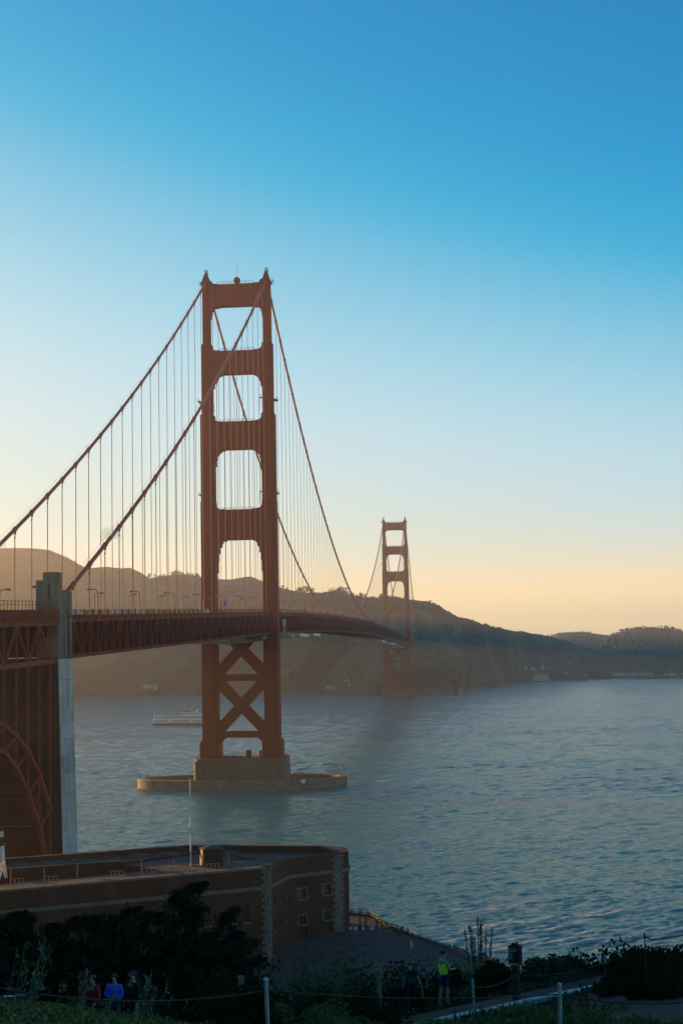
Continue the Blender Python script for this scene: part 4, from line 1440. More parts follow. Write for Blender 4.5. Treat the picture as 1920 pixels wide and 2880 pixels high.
L0 = (P1 - A0).length
hS = []
for k in range(10):
    u = L0 - 5.6 - k * 7.4
    for du in (-1.25, 1.25):
        hS += [(u + du - .5, u + du + .5, 10.0, 13.4), (u + du - .5, u + du + .5, 4.6, 8.2)]
hS = [h_ for h_ in hS if h_[0] > 1]
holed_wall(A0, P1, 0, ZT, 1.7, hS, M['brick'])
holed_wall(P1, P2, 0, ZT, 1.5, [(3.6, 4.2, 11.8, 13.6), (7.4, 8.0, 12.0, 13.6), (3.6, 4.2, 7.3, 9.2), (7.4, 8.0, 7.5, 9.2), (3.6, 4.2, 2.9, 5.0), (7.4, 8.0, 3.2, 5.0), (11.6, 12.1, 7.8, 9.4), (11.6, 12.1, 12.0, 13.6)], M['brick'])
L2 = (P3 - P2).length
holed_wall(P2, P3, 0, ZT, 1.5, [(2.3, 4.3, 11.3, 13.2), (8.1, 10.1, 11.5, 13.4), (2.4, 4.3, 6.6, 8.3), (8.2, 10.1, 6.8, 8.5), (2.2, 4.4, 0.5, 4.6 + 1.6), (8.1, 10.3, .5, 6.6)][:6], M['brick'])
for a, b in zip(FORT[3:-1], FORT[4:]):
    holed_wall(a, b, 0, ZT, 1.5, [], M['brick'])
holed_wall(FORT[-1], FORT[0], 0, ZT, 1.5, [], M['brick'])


def course(p, q_, z0, z1, o, name, material):
    d = (q_ - p).normalized(); nr = Vector((d.y, -d.x)); L = (q_ - p).length
    n = max(1, int(L / 2.2))
    mb = MB()
    for k in range(n):
        a = L * k / n + .02; b = L * (k + 1) / n - .02
        f = lambda u, w: (p.x + d.x * u + nr.x * w, p.y + d.y * u + nr.y * w)
        A, B, C, D = f(a, -.2), f(b, -.2), f(b, o), f(a, o)
        mb.add([(*A, z0), (*B, z0), (*C, z0), (*D, z0), (*A, z1), (*B, z1), (*C, z1), (*D, z1)], [(0, 3, 2, 1), (4, 5, 6, 7), (0, 1, 5, 4), (1, 2, 6, 5), (2, 3, 7, 6), (3, 0, 4, 7)])
    mb.build(name, material, FO)


for a, b in zip(FORT[0:5], FORT[1:6]):
    course(a, b, 15.35, 16.0, .28, 'string_course', M['fortcoping'])
def coping(p, q_, o, w, name='coping'):
    d = (q_ - p).normalized(); nr = Vector((d.y, -d.x)); L = (q_ - p).length; mb = MB()
    n = max(1, int(L / 2.4))
    for k in range(n):
        a = L * k / n + .02; b = L * (k + 1) / n - .02
        f = lambda u, t: (p.x + d.x * u + nr.x * t, p.y + d.y * u + nr.y * t)
        A, B, C, D = f(a, -w), f(b, -w), f(b, o), f(a, o)
        z0, z1 = ZT + .003, ZT + .35
        mb.add([(*A, z0), (*B, z0), (*C, z0), (*D, z0), (*A, z1), (*B, z1), (*C, z1), (*D, z1)], [(0, 3, 2, 1), (4, 5, 6, 7), (0, 1, 5, 4), (1, 2, 6, 5), (2, 3, 7, 6), (3, 0, 4, 7)])
    mb.build(name, M['fortcoping'], FO)
coping(A0, P1, .15, 1.75)
# quoins
def quoins(c, dA, dB, z0, z1):
    z = z0; k = 0
    while z < z1 - .3:
        hq = .62; w = 1.5 if k % 2 == 0 else .95
        w2 = 1.5 if k % 2 else .95
        mb = MB(); c3 = Vector((c.x, c.y)); o = .1
        nA = Vector((dA.y, -dA.x)); nB = Vector((dB.y, -dB.x))
        if nA.dot(dB) > 0: nA = -nA
        if nB.dot(dA) > 0: nB = -nB
        co = c3 + (nA + nB).normalized() * .14
        pl = [co, co + dA * w, co + dA * w - nA * .5, c3 - (nA + nB) * .4, co + dB * w2 - nB * .5, co + dB * w2]
        mb.prism([(p_.x, p_.y) for p_ in pl], lambda u, v, d: (u, v, d), z + .02, min(z + hq - .02, z1))
        mb.build('quoin', M['fortcoping'], FO)
        z += hq; k += 1
quoins(P1, (A0 - P1).normalized(), (P2 - P1).normalized(), 2.2, ZT - .1)
quoins(P3, (P2 - P3).normalized(), (P4 - P3).normalized(), 3.8, ZT - .1)
quoins(Vector((78.2, -371)), (P4 - Vector((78.2, -371))).normalized(), (Vector((72.5, -366.5)) - Vector((78.2, -371))).normalized(), 3.8, ZT - .6)
for c in (P1, P3):
    mb = MB(); mb.box(c.x - 1.0, c.x + .5, c.y - .5, c.y + 1.0, ZT - .1, ZT + .75)
    mb.build('corner_block', M['fortcoping'], FO)
# roofs round the courtyard
I1 = A0 + nS * 21; I2 = P1 - dS * 14 + nS * 19.5
I3 = P1 - dS * 17 + nS * 31; I4 = A0 + nS * 36
def poly(name, pts, z, m, zlow=None):
    mb = MB(); n = len(pts)
    mb.add([(p_.x, p_.y, z) for p_ in pts], [tuple(range(n))])
    if zlow is not None:
        mb.add([(p_.x, p_.y, z) for p_ in pts] + [(p_.x, p_.y, zlow) for p_ in pts], [(k, n + k, n + (k + 1) % n, (k + 1) % n) for k in range(n)])
    mb.build(name, m, FO)
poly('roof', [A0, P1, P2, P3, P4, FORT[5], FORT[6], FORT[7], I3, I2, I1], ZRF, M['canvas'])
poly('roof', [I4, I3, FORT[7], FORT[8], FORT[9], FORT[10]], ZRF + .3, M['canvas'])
for a, b in ((I1, I2), (I2, I3), (I3, I4), (I4, I1)):
    mb = MB(); mb.add([(a.x, a.y, 2), (b.x, b.y, 2), (b.x, b.y, ZRF + (.75 if a is I3 else .25)), (a.x, a.y, ZRF + (.75 if a is I3 else .25))], [(0, 1, 2, 3)])
    mb.build('courtyard_wall', M['brick'], FO)
mb = MB(); mb.beam((I4.x, I4.y, ZRF + .8), (I3.x, I3.y, ZRF + .8), .5, .22); mb.build('courtyard_coping', M['fortcoping'], FO)
# inner step walls that close the near bastion parapet
mb = MB(); mb.box(64.5, 66.6, -399, -386.5, ZRF, ZT + .2); mb.build('traverse_wall', M['brick'], FO)
# gun rings
ring = MB(); prof = [(1.25, 0), (1.25, .35), (1.45, .5), (1.8, .5), (1.95, .35), (1.95, 0)]; n = 20; vs = []; fs = []
for i in range(n):
    t_ = 2 * math.pi * i / n
    for r_, z_ in prof: vs.append((r_ * math.cos(t_), r_ * math.sin(t_), z_))
for i in range(n):
    j = (i + 1) % n
    for k in range(5): fs.append((i * 6 + k, j * 6 + k, j * 6 + k + 1, i * 6 + k + 1))
ring.add(vs, fs); ringm = ring.mesh('gun_ring', M['canvas'])
for px, py in ((55, 2435), (141, 2430), (228, 2423), (313, 2417), (392, 2410), (472, 2405), (640, 2402), (690, 2410)):
    p = onplane(px, py, 2, ZRF + .3)
    linkmesh('gun_ring', ringm, FO, p - wloc(FO))
# stair house
p = onplane(590, 2437, 2, ZRF)
mb = MB(); mb.obox((p.x, p.y + 1.8, ZRF + 1.6), ((.93, .36, 0), (-.36, .93, 0), (0, 0, 1)), (3.9, 3.2, 3.2)); mb.build('stair_house', M['board'], FO)
mb = MB()
c_ = Vector((p.x, p.y + 1.8, ZRF + 3.2)); ax = (Vector((.93, .36, 0)), Vector((-.36, .93, 0)))
cs = [c_ + ax[0] * a * 2.15 + ax[1] * b * 1.8 for a, b in ((-1, -1), (1, -1), (1, 1), (-1, 1))]
mb.add([*cs, c_ + Vector((0, 0, .6))], [(0, 1, 4), (1, 2, 4), (2, 3, 4), (3, 0, 4), (3, 2, 1, 0)]); mb.build('stair_house_roof', M['canvas'], FO)
# iron rails on the roof, low-sun glow put into their orange
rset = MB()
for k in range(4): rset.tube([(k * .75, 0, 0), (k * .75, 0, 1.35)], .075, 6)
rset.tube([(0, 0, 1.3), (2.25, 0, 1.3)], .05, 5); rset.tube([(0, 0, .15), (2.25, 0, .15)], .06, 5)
rsm = rset.mesh('roof_rail', M['sunlit_rust'])
rp = MB(); rp.tube([(0, 0, 0), (0, 0, 2.3)], .09, 6); rpm = rp.mesh('roof_post', M['sunlit_rust'])
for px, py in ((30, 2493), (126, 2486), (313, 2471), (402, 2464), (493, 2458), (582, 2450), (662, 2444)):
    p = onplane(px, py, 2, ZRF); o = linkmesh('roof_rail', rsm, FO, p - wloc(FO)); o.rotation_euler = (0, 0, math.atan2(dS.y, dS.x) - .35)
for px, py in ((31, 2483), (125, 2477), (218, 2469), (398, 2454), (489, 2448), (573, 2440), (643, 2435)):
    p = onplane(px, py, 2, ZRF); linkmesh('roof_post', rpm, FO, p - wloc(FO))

t = thing('flagpole', 'tall thin white flagpole rising from the fort roof', 'flagpole', onplane(537, 2437, 2, ZRF))
mb = MB(); mb.tube([(0, 0, 0), (0, 0, 16.2)], [.13, .08], 8); mb.build('pole', M['white_metal'], t, local=True)
mb = MB(); mb.lathe([(.02, 16.2), (.14, 16.3), (.14, 16.42), (.02, 16.5)], (0, 0, 0), 8); mb.build('ball', M['white_metal'], t, local=True)

# lighthouse at the left edge
lp = onplane(0, 2470, 2, ZRF)
LH = thing('lighthouse', 'small white iron lighthouse on legs at the left edge of the fort roof', 'lighthouse', lp)
for k in range(8):
    a = R(22.5 + 45 * k)
    mb = MB(); mb.tube([(1.35 * math.cos(a), 1.35 * math.sin(a), 0), (.85 * math.cos(a), .85 * math.sin(a), 3.4)], .09, 6); mb.build('leg', M['white_metal'], LH, local=True)
mb = MB()
for k in range(8):
    a, b = R(22.5 + 45 * k), R(67.5 + 45 * k)
    mb.tube([(1.35 * math.cos(a), 1.35 * math.sin(a), .05), (.87 * math.cos(b), .87 * math.sin(b), 3.3)], .04, 4); mb.tube([(1.35 * math.cos(b), 1.35 * math.sin(b), .05), (.87 * math.cos(a), .87 * math.sin(a), 3.3)], .04, 4)
    mb.tube([(1.12 * math.cos(a), 1.12 * math.sin(a), 1.6), (1.12 * math.cos(b), 1.12 * math.sin(b), 1.6)], .04, 4)
mb.build('brace', M['white_metal'], LH, local=True)
mb = MB(); mb.lathe([(1.0, 3.3), (.88, 5.9)], (0, 0, 0), 8); mb.build('watch_room', M['white_metal'], LH, local=True)
mb = MB(); mb.lathe([(1.25, 5.9), (1.25, 6.05), (.8, 6.06), (.8, 7.4)], (0, 0, 0), 10); mb.build('gallery', M['dark_metal'], LH, local=True)
mb = MB(); mb.lathe([(.72, 7.4), (.72, 8.5)], (0, 0, 0), 10); mb.build('lantern', M['lampglass'], LH, local=True)
mb = MB(); mb.lathe([(.9, 8.5), (.5, 9.0), (.08, 9.3), (.08, 9.7)], (0, 0, 0), 10); mb.build('lantern_roof', M['dark_metal'], LH, local=True)

# ------------------------------------------------------------------ plaza, seawall, rocks
edge = [(60.5, -466), (96, -440), (107, -420), (104, -404), (98, -391), (91, -382), (86.5, -376), (84.5, -369), (82, -362), (70, -357), (48, -355), (20, -362), (-20, -385), (-40, -430)]
xs = np.arange(-40, 112, 3.0); ysg = np.arange(-470, -353, 3.0)


def inside(x, y):
    c = False; j = len(edge) - 1
    for i in range(len(edge)):
        xi, yi = edge[i]; xj, yj = edge[j]
        if (yi > y) != (yj > y) and x < (xj - xi) * (y - yi) / (yj - yi) + xi: c = not c
        j = i
    return c


mb = MB(); n = len(edge)
cen = [(a, b, plazaz(b)) for a, b in edge]
import mathutils.geometry as mg
gridp = [Vector(e) for e in edge]
k0 = len(gridp)
for x in np.arange(-36, 108, 6.0):
    for y in np.arange(-464, -356, 6.0):
        if inside(x, y) and all(inside(x + a, y + b) for a, b in ((2, 0), (-2, 0), (0, 2), (0, -2))): gridp.append(Vector((x, y)))
res = mg.delaunay_2d_cdt(gridp, [(i, (i + 1) % k0) for i in range(k0)], [], 1, 1e-4)
mb.add([(v.x, v.y, plazaz(v.y)) for v in res[0]], [tuple(f) for f in res[2]])
tag(mb.build('plaza', M['plaza'], None, smooth=True), kind='structure')
SW = thing('seawall', 'low stone seawall along the plaza edge above the water', 'seawall', (90, -382, 3))
for a, b in zip(edge[:11], edge[1:12]):
    a = Vector(a); b = Vector(b); d = (b - a); L = d.length; d /= L; k = max(1, int(L / 2.5))
    for i in range(k):
        p = a + d * L * i / k; q_ = a + d * (L * (i + 1) / k - .04)
        nr = Vector((d.y, -d.x)); mbb = MB(); o = random.uniform(-.08, .08); zt = plazaz((p.y + q_.y) / 2) + .25 + random.uniform(-.05, .1)
        A = [p + nr * (.5 + o), q_ + nr * (.5 + o), q_ - nr * .3, p - nr * .3]
        mbb.add([(v.x, v.y, -2) for v in A] + [(v.x, v.y, zt) for v in A], [(0, 3, 2, 1), (4, 5, 6, 7), (0, 1, 5, 4), (1, 2, 6, 5), (2, 3, 7, 6), (3, 0, 4, 7)])
        mbb.build('stone', M['rock'], SW)


def rockmesh(name, r, seed, m, squash=.7, sub=3):
    import bmesh
    bm = bmesh.new(); bmesh.ops.create_icosphere(bm, subdivisions=sub, radius=1)
    rg = random.Random(seed); ph = [rg.uniform(0, 6) for _ in range(9)]
    for v in bm.verts:
        c = v.co
        k = 1 + .22 * math.sin(2.3 * c.x + ph[0]) * math.sin(2.9 * c.y + ph[1]) + .17 * math.sin(4.7 * c.z + ph[2] + 2 * c.x) + .1 * math.sin(9 * c.y + ph[3]) * math.sin(8 * c.x + ph[4]) + .06 * math.sin(17 * c.z + ph[5] + 13 * c.x)
        v.co = Vector((c.x * r[0] * k, c.y * r[1] * k, c.z * r[2] * k))
    me = bpy.data.meshes.new(name); bm.to_mesh(me); bm.free(); me.materials.append(m)
    return me


rk = [rockmesh('shore_rock', (1.6, 1.3, 1.1), s, M['rock'], sub=2) for s in range(5)]
cnt = 0
for a, b in zip(edge[1:8], edge[2:9]):
    a = Vector(a); b = Vector(b); L = (b - a).length; d = (b - a) / L; nr = Vector((d.y, -d.x))
    for i in range(int(L / 1.6)):
        for rowk in range(2):
            p = a + d * (i * 1.6 + random.uniform(-.5, .5)) + nr * (1.6 + rowk * 2.2 + random.uniform(-.5, .6))
            o = linkmesh('shore_rock', rk[cnt % 5], None, (p.x, p.y, 1.5 - rowk * 1.1 + random.uniform(-.3, .4))); cnt += 1
            o.rotation_euler = (random.uniform(0, 6), random.uniform(0, 6), random.uniform(0, 6)); s_ = random.uniform(.7, 1.35); o.scale = (s_, s_, s_)
            tag(o, 'dark boulder in the riprap at the foot of the plaza seawall', 'rock', 'riprap boulders below the plaza seawall')
# plaza railing with chain posts along the right-hand edge
PR = thing('plaza_rail', 'dark post and rail fence along the plaza edge beside the fort corner', 'fence', (82, -373, 4.4))
mb = MB(); 
for (a, b), (c, e) in zip(edge[5:9], edge[6:10]):
    L = math.hypot(c - a, e - b); k = int(L / 1.8)
    for i in range(k):
        t_ = i / k; x = a + (c - a) * t_ - .7; y = b + (e - b) * t_; z = plazaz(y)
        pb = MB(); pb.box(x - .12, x + .12, y - .12, y + .12, z, z + 1.25); pb.build('fence_post', M['dark_metal'], PR)
    for h_ in (.6, 1.1): mb.beam((a - .7, b, plazaz(b) + h_), (c - .7, e, plazaz(e) + h_), .12, .12)
mb.build('rail', M['dark_metal'], PR)
FR = thing('lookout_frame', 'open dark metal frame standing on the plaza corner by the water', 'frame', (83, -369, 4.4))
for px, top in ((1012, 2581), (1029, 2580), (1059, 2588), (1074, 2588)):
    p = onplane(px, 2618, 2, 4.4); tp = (2618 - top) * 306 / FPX
    mb = MB(); mb.box(p.x - .14, p.x + .14, p.y - .14, p.y + .14, 4.3, 4.4 + tp); mb.build('frame_post', M['dark_metal'], FR)
mb = MB()
for a, b, z in ((1012, 1029, 7.0), (1059, 1074, 6.5), (1012, 1029, 5.9)):
    A = onplane(a, 2618, 2, 4.4); B = onplane(b, 2618, 2, 4.4); mb.beam((A.x, A.y, z), (B.x, B.y, z), .14, .14)
mb.build('frame_bar', M['dark_metal'], FR)
for i, (px, w) in enumerate(((985, 8), (998, 7), (1021, 7), (1046, 10))):
    p = onplane(px, 2613, 2, 5.2)
    o = boxthing('white_panel', ['white notice panel next to the fort corner', 'small white panel second from the fort corner', 'white panel between the dark frame posts', 'larger white panel right of the dark frame'][i], 'notice panel', (p.x, p.y, 5.35), (w / 14.3, .08, .5 if i < 3 else .6), M['wrapwhite'], 'white panels on the plaza rail')
# bench-like low wall slits below the fort
for i, px in enumerate((848, 862, 870, 897, 905, 938, 951)):
    p = onplane(px, 2628 - (px - 848) * .09, 2, 3.9)
    tag(boxthing('picnic_bench', 'x', 'bench', (p.x, p.y, 4.35), (.9, .4, .08), M['wrapwhite'], 'benches in front of the fort bastion'), ['pale bench nearest the inner fort corner', 'second pale bench from the inner fort corner', 'third pale bench, close to the second, under the fort wall', 'pale bench left of the yellow clad person', 'pale bench just left of the dark fort doorway', 'pale bench right of the fort doorway', 'pale bench closest to the granite corner quoins'][i])
    o = bpy.context.scene.objects[-1] if False else None

# ------------------------------------------------------------------ people
def skinmesh(name, verts, edges, radii, m, parent, sub=1):
    me = bpy.data.meshes.new(name)
    me.from_pydata([tuple(v) for v in verts], edges, [])
    o = linkmesh(name, me, parent)
    me.materials.append(m)
    md = o.modifiers.new('skin', 'SKIN'); md.use_smooth_shade = True
    sv = me.skin_vertices[0].data
    for i, r_ in enumerate(radii):
        sv[i].radius = r_ if isinstance(r_, tuple) else (r_, r_)
    sv[0].use_root = True
    if sub:
        s_ = o.modifiers.new('sub', 'SUBSURF'); s_.levels = sub; s_.render_levels = sub
    return o


def person(label, loc, rz, H=1.74, shirt='charcoal', legs='black', short=False, sleeve='short', hair='hair', arms=None, hairlong=False, cap=None, group=None, stride=.08, lean=0.0, fine=True, hood=False):
    t = thing('person', label, 'person', loc, rz, group)
    t.scale = (H / 1.74,) * 3
    J = {'pel': (0, 0, .95), 'wai': (0, .01 + lean * .2, 1.10), 'che': (0, .0 + lean * .5, 1.30), 'nek': (0, -.01 + lean * .8, 1.47), 'hd0': (0, .01 + lean, 1.54), 'hd1': (0, .015 + lean, 1.63), 'hd2': (0, .0 + lean, 1.71)}
    A = arms or {}
    for s, sd in ((-1, 'l'), (1, 'r')):
        J['sh' + sd] = (s * .175, -.01 + lean * .7, 1.41)
        J['el' + sd] = A.get('el' + sd, (s * .24, -.03 + lean * .5, 1.14))
        J['wr' + sd] = A.get('wr' + sd, (s * .25, .06 + lean * .4, .90))
        w = Vector(J['wr' + sd]); e = Vector(J['el' + sd]); dr = (w - e).normalized()
        J['pa' + sd] = tuple(w + dr * .08)
        J['hp' + sd] = (s * .09, 0, .90)
        J['kn' + sd] = (s * .10, s * stride + .02, .49)
        J['an' + sd] = (s * .105, s * stride * 1.6 - .03, .09)
        J['to' + sd] = (s * .115, s * stride * 1.6 + .13, .035)
    names = ['pel', 'wai', 'che', 'nek', 'hd0', 'hd1', 'hd2'] + [a + b for b in 'lr' for a in ('sh', 'el', 'wr', 'pa', 'hp', 'kn', 'an', 'to')]
    ix = {n: i for i, n in enumerate(names)}
    V = [J[n] for n in names]
    rad = {'pel': (.15, .105), 'wai': (.135, .095), 'che': (.165, .11), 'nek': .052, 'hd0': .066, 'hd1': (.078, .092), 'hd2': .06, 'sh': .06, 'el': .042, 'wr': .028, 'pa': (.036, .018), 'hp': .088, 'kn': .056, 'an': .038, 'to': .034}
    Rr = [rad.get(n, rad.get(n[:2])) for n in names]
    E = [('pel', 'wai'), ('wai', 'che'), ('che', 'nek'), ('nek', 'hd0'), ('hd0', 'hd1'), ('hd1', 'hd2')]
    for b in 'lr':
        E += [('che', 'sh' + b), ('sh' + b, 'el' + b), ('el' + b, 'wr' + b), ('wr' + b, 'pa' + b), ('pel', 'hp' + b), ('hp' + b, 'kn' + b), ('kn' + b, 'an' + b), ('an' + b, 'to' + b)]
    E = [(ix[a], ix[b]) for a, b in E]
    if fine:      # nose and fingers
        V.append((0, .115 + lean, 1.60)); Rr.append(.012); E.append((ix['hd1'], len(V) - 1))
        for s, b in ((-1, 'l'), (1, 'r')):
            w = Vector(J['wr' + b]); p = Vector(J['pa' + b]); d = (p - w).normalized()
            side = d.cross(Vector((s, 0, 0))); side = side.normalized() if side.length > .1 else Vector((0, 1, 0))
            for k, ln in enumerate((.06, .075, .07, .055)):
                V.append(tuple(p + side * (k - 1.5) * .018 + d * .02)); Rr.append(.009); E.append((ix['pa' + b], len(V) - 1))
                V.append(tuple(p + side * (k - 1.5) * .02 + d * ln + Vector((-s * .01, .01, 0)))); Rr.append(.008); E.append((len(V) - 2, len(V) - 1))
            V.append(tuple(w + d * .04 + side * .045)); Rr.append(.01); E.append((ix['wr' + b], len(V) - 1))
    skinmesh('body', V, E, Rr, M['skin'], t)
    # shirt
    vn = ['pel', 'wai', 'che', 'sh0']; sv = [(0, .0, .90), J['wai'], J['che'], (0, -.005 + lean * .7, 1.43)]; se = [(0, 1), (1, 2), (2, 3)]; sr = [(.18, .135), (.172, .128), (.2, .145), (.085, .08)]
    for b in 'lr':
        i0 = len(sv); sv.append(J['sh' + b]); sr.append(.085 if sleeve != 'none' else .07); se.append((2, i0))
        if sleeve != 'none':
            e = Vector(J['el' + b]); s0 = Vector(J['sh' + b])
            if sleeve == 'short': sv.append(tuple(s0.lerp(e, .75))); sr.append(.06); se.append((i0, i0 + 1))
            else:
                sv.append(tuple(e)); sr.append(.06); se.append((i0, i0 + 1)); sv.append(tuple(e.lerp(Vector(J['wr' + b]), .9))); sr.append(.046); se.append((i0 + 1, i0 + 2))
    skinmesh('jacket' if sleeve == 'long' else 'shirt', sv, se, sr, M[shirt], t)
    lv = [(0, 0, .93)]; le = []; lr = [(.168, .125)]
    for b in 'lr':
        i0 = len(lv); hp_, kn_, an_ = Vector(J['hp' + b]), Vector(J['kn' + b]), Vector(J['an' + b])
        lv.append(tuple(hp_)); lr.append(.1); le.append((0, i0)); lv.append(tuple(hp_.lerp(kn_, .8 if short else 1))); lr.append(.092 if short else .07); le.append((i0, i0 + 1))
        if not short: lv.append(tuple(an_ + Vector((0, 0, .02)))); lr.append(.058); le.append((i0 + 1, i0 + 2))
    skinmesh('shorts' if short else 'trousers', lv, le, lr, M[legs], t)
    if fine:
        for b in 'lr':
            a_, o_ = Vector(J['an' + b]), Vector(J['to' + b])
            skinmesh('shoe', [tuple(a_ + Vector((0, -.04, -.045))), tuple(a_ + Vector((0, .03, -.03))), tuple(o_ + Vector((0, .02, .0)))], [(0, 1), (1, 2)], [.042, .048, .036], M['charcoal'], t)
    hb = MB(); hc = Vector((0, -.005 + lean, 1.655))
    prof = [(.098 * math.sin(a), .088 * math.cos(a)) for a in [R(x) for x in (4, 25, 45, 65, 85, 105, 118)]][::-1]
    hb.lathe([(max(r_, .004), z_) for r_, z_ in prof], (hc.x, hc.y - .012, hc.z), 14)
    hb.build('cap' if cap else 'hair', M[cap or hair], t, smooth=True, local=True)
    if cap:
        bb = MB(); bb.lathe([(.001, 0), (.075, .0), (.075, .015), (.001, .015)], (0, .1 + lean, 1.65), 10); bb.build('cap_brim', M[cap], t, local=True)
    if hairlong:
        skinmesh('long_hair', [(0, -.05 + lean, 1.69), (0, -.085 + lean, 1.6), (0, -.09 + lean, 1.5), (0, -.08 + lean, 1.42)], [(0, 1), (1, 2), (2, 3)], [.06, .085, .085, .05], M[hair], t)
    if hood:
        skinmesh('hood', [(0, -.08 + lean, 1.46), (0, -.11 + lean, 1.40)], [(0, 1)], [.09, .07], M[shirt], t)
    return t


def ground_person(px, py_top, d, **kw):
    """stand on the ground with the head top on the given pixel row"""
    x, y = rd((px - 960) / FPX * d, d)
    ztop = at(px, py_top, d / 1.0).z
    z = gz(x, y) + .16
    return Vector((x, y, z)), ztop - z


def walker(px, py_top, d0, want, **kw):
    best = None
    for d in np.arange(d0 - 9, d0 + 9, .1):
        h = d  # depth along the axis is nearly d
        P = at(px, py_top, d)
        e = abs(P.z - gz(P.x, P.y) - .16 - want)
        if best is None or e < best[0]: best = (e, P, d)
    P = best[1]
    return Vector((P.x, P.y, gz(P.x, P.y) + .16))


def stand(px, py_top, depth, H):
    """feet on the ground under the point of that height"""
    P = at(px, py_top, depth)
    return Vector((P.x, P.y, P.z - H))


def path_person(px, py_top, H):
    """point on the walking path (q between 45.6 and 48) whose head lands on the pixel"""
    best = None
    for qv in np.arange(46.2, 47.7, .1):
        for d in (1,):
            # d - .8 r = qv with r = (px-960)/FPX * d
            dd = qv / (1 - .8 * (px - 960) / FPX)
            P = at(px, py_top, dd * 1.0)
            e = abs(P.z - H - (gz(P.x, P.y) + .16))
            if best is None or e < best[0]: best = (e, P)
    P = best[1]
    return Vector((P.x, P.y, gz(P.x, P.y) + .16))


HEAD_N = YAW     # facing along the view
loc = path_person(1244, 2653, 1.78)
person('person in a lime green sleeveless top and navy shorts standing by the kerb', loc, -R(55), 1.78, 'lime', 'navy', True, 'none', arms={'elr': (.27, .06, 1.16), 'wrr': (.16, .30, 1.14), 'ell': (-.27, .03, 1.15), 'wrl': (-.14, .27, 1.10)}, stride=.05)
loc = path_person(1152, 2692, 1.62)
W_ = person('person with auburn hair in dark clothes with a black backpack walking away', loc, R(10), 1.62, 'charcoal', 'black', False, 'short', hair='hair_brown', hairlong=False, arms={'elr': (.27, -.05, 1.13), 'wrr': (.36, -.02, .90)}, stride=.12)
bp_ = empty('x', loc)
bpy.data.objects.remove(bp_)
BP = thing('backpack', 'black backpack worn by the person with auburn hair', 'backpack', loc, R(10))
mb = MB(); 
mb.prism([(-.15, .95), (.15, .95), (.17, 1.05), (.165, 1.25), (.11, 1.36), (-.11, 1.36), (-.165, 1.25), (-.17, 1.05)], lambda u, v, d: (u, d, v), -.27, -.10)
mb.build('bag', M['black'], BP, local=True)
mb = MB(); mb.prism([(-.11, .97), (.11, .97), (.12, 1.1), (-.12, 1.1)], lambda u, v, d: (u, d, v), -.32, -.272); mb.build('front_pocket', M['charcoal'], BP, local=True)
for s in (-1, 1):
    mb = MB(); mb.tube([(s * .1, -.12, 1.33), (s * .11, -.02, 1.40), (s * .12, .11, 1.33), (s * .14, .1, 1.1), (s * .15, -.1, 1.0)], .02, 6); mb.build('strap', M['black'], BP, local=True)
bo = thing('water_bottle', 'small orange bottle held low by the person with auburn hair', 'bottle', loc + Vector((math.cos(R(10)) * .37, math.sin(R(10)) * .37 - .02, .48)))
mb = MB(); mb.lathe([(.035, 0), (.037, .18), (.02, .22), (.02, .25)], (0, 0, 0), 10); mb.build('bottle_body', M['orange_cloth'], bo, local=True)

loc = path_person(264, 2728, 1.68)
person('person in a dark red jacket holding a pale board behind the left shrubs', loc, R(150), 1.68, 'red', 'black', False, 'long', arms={'ell': (-.26, .05, 1.16), 'wrl': (-.22, .2, .98)}, lean=.05)
t = thing('pale_board', 'pale grey board carried beside the person in red', 'board', loc + Vector((.22, -.12, .12)), R(15))
mb = MB(); mb.prism([(-.18, .25), (.2, .5), (.12, 0), (.02, -.1)], lambda u, v, d: (u, d, v), -.015, .015); mb.build('board_sheet', M['galv'], t, local=True)
mb = MB(); mb.box(-.02, .2, -.02, .02, .46, .5); mb.build('board_edge', M['white_metal'], t, local=True)
loc = path_person(322, 2721, 1.70)
person('person in a bright blue jacket with folded arms among the left shrubs', loc, R(175), 1.70, 'blue', 'navy', False, 'long', arms={'ell': (-.25, .05, 1.15), 'wrl': (.08, .24, 1.10), 'elr': (.25, .05, 1.15), 'wrr': (-.1, .26, 1.13)}, hood=True)
loc = path_person(374, 2705, 1.80)
person('person in black with a blue grey cap right of the blue jacket', loc, R(140), 1.80, 'black', 'black', False, 'long', cap='charcoal')
t = thing('tote_bag', 'teal green bag hanging beside the person in black with a cap', 'bag', loc + Vector((.28, -.22, .38)), R(20))
mb = MB(); mb.prism([(-.26, 0), (.22, -.04), (.24, .3), (.1, .42), (-.22, .34)], lambda u, v, d: (u, d, v), -.09, .09); mb.build('bag_body', M['teal'], t, local=True)
mb = MB(); mb.tube([(-.12, 0, .34), (-.06, 0, .6), (.06, 0, .62), (.12, 0, .38)], .015, 6); mb.build('bag_handle', M['teal'], t, local=True)
t = thing('pink_pouch', 'small pink pouch on the path below the blue jacket', 'pouch', path_person(345, 2828, .18))
mb = MB(); mb.prism([(-.08, 0), (.08, 0), (.06, .2), (-.05, .22)], lambda u, v, d: (u, d, v), -.04, .04); mb.build('pouch_body', M['pink'], t, local=True)
mb = MB(); mb.tube([(-.04, 0, .2), (0, 0, .28), (.04, 0, .2)], .01, 5); mb.build('pouch_loop', M['pink'], t, local=True)

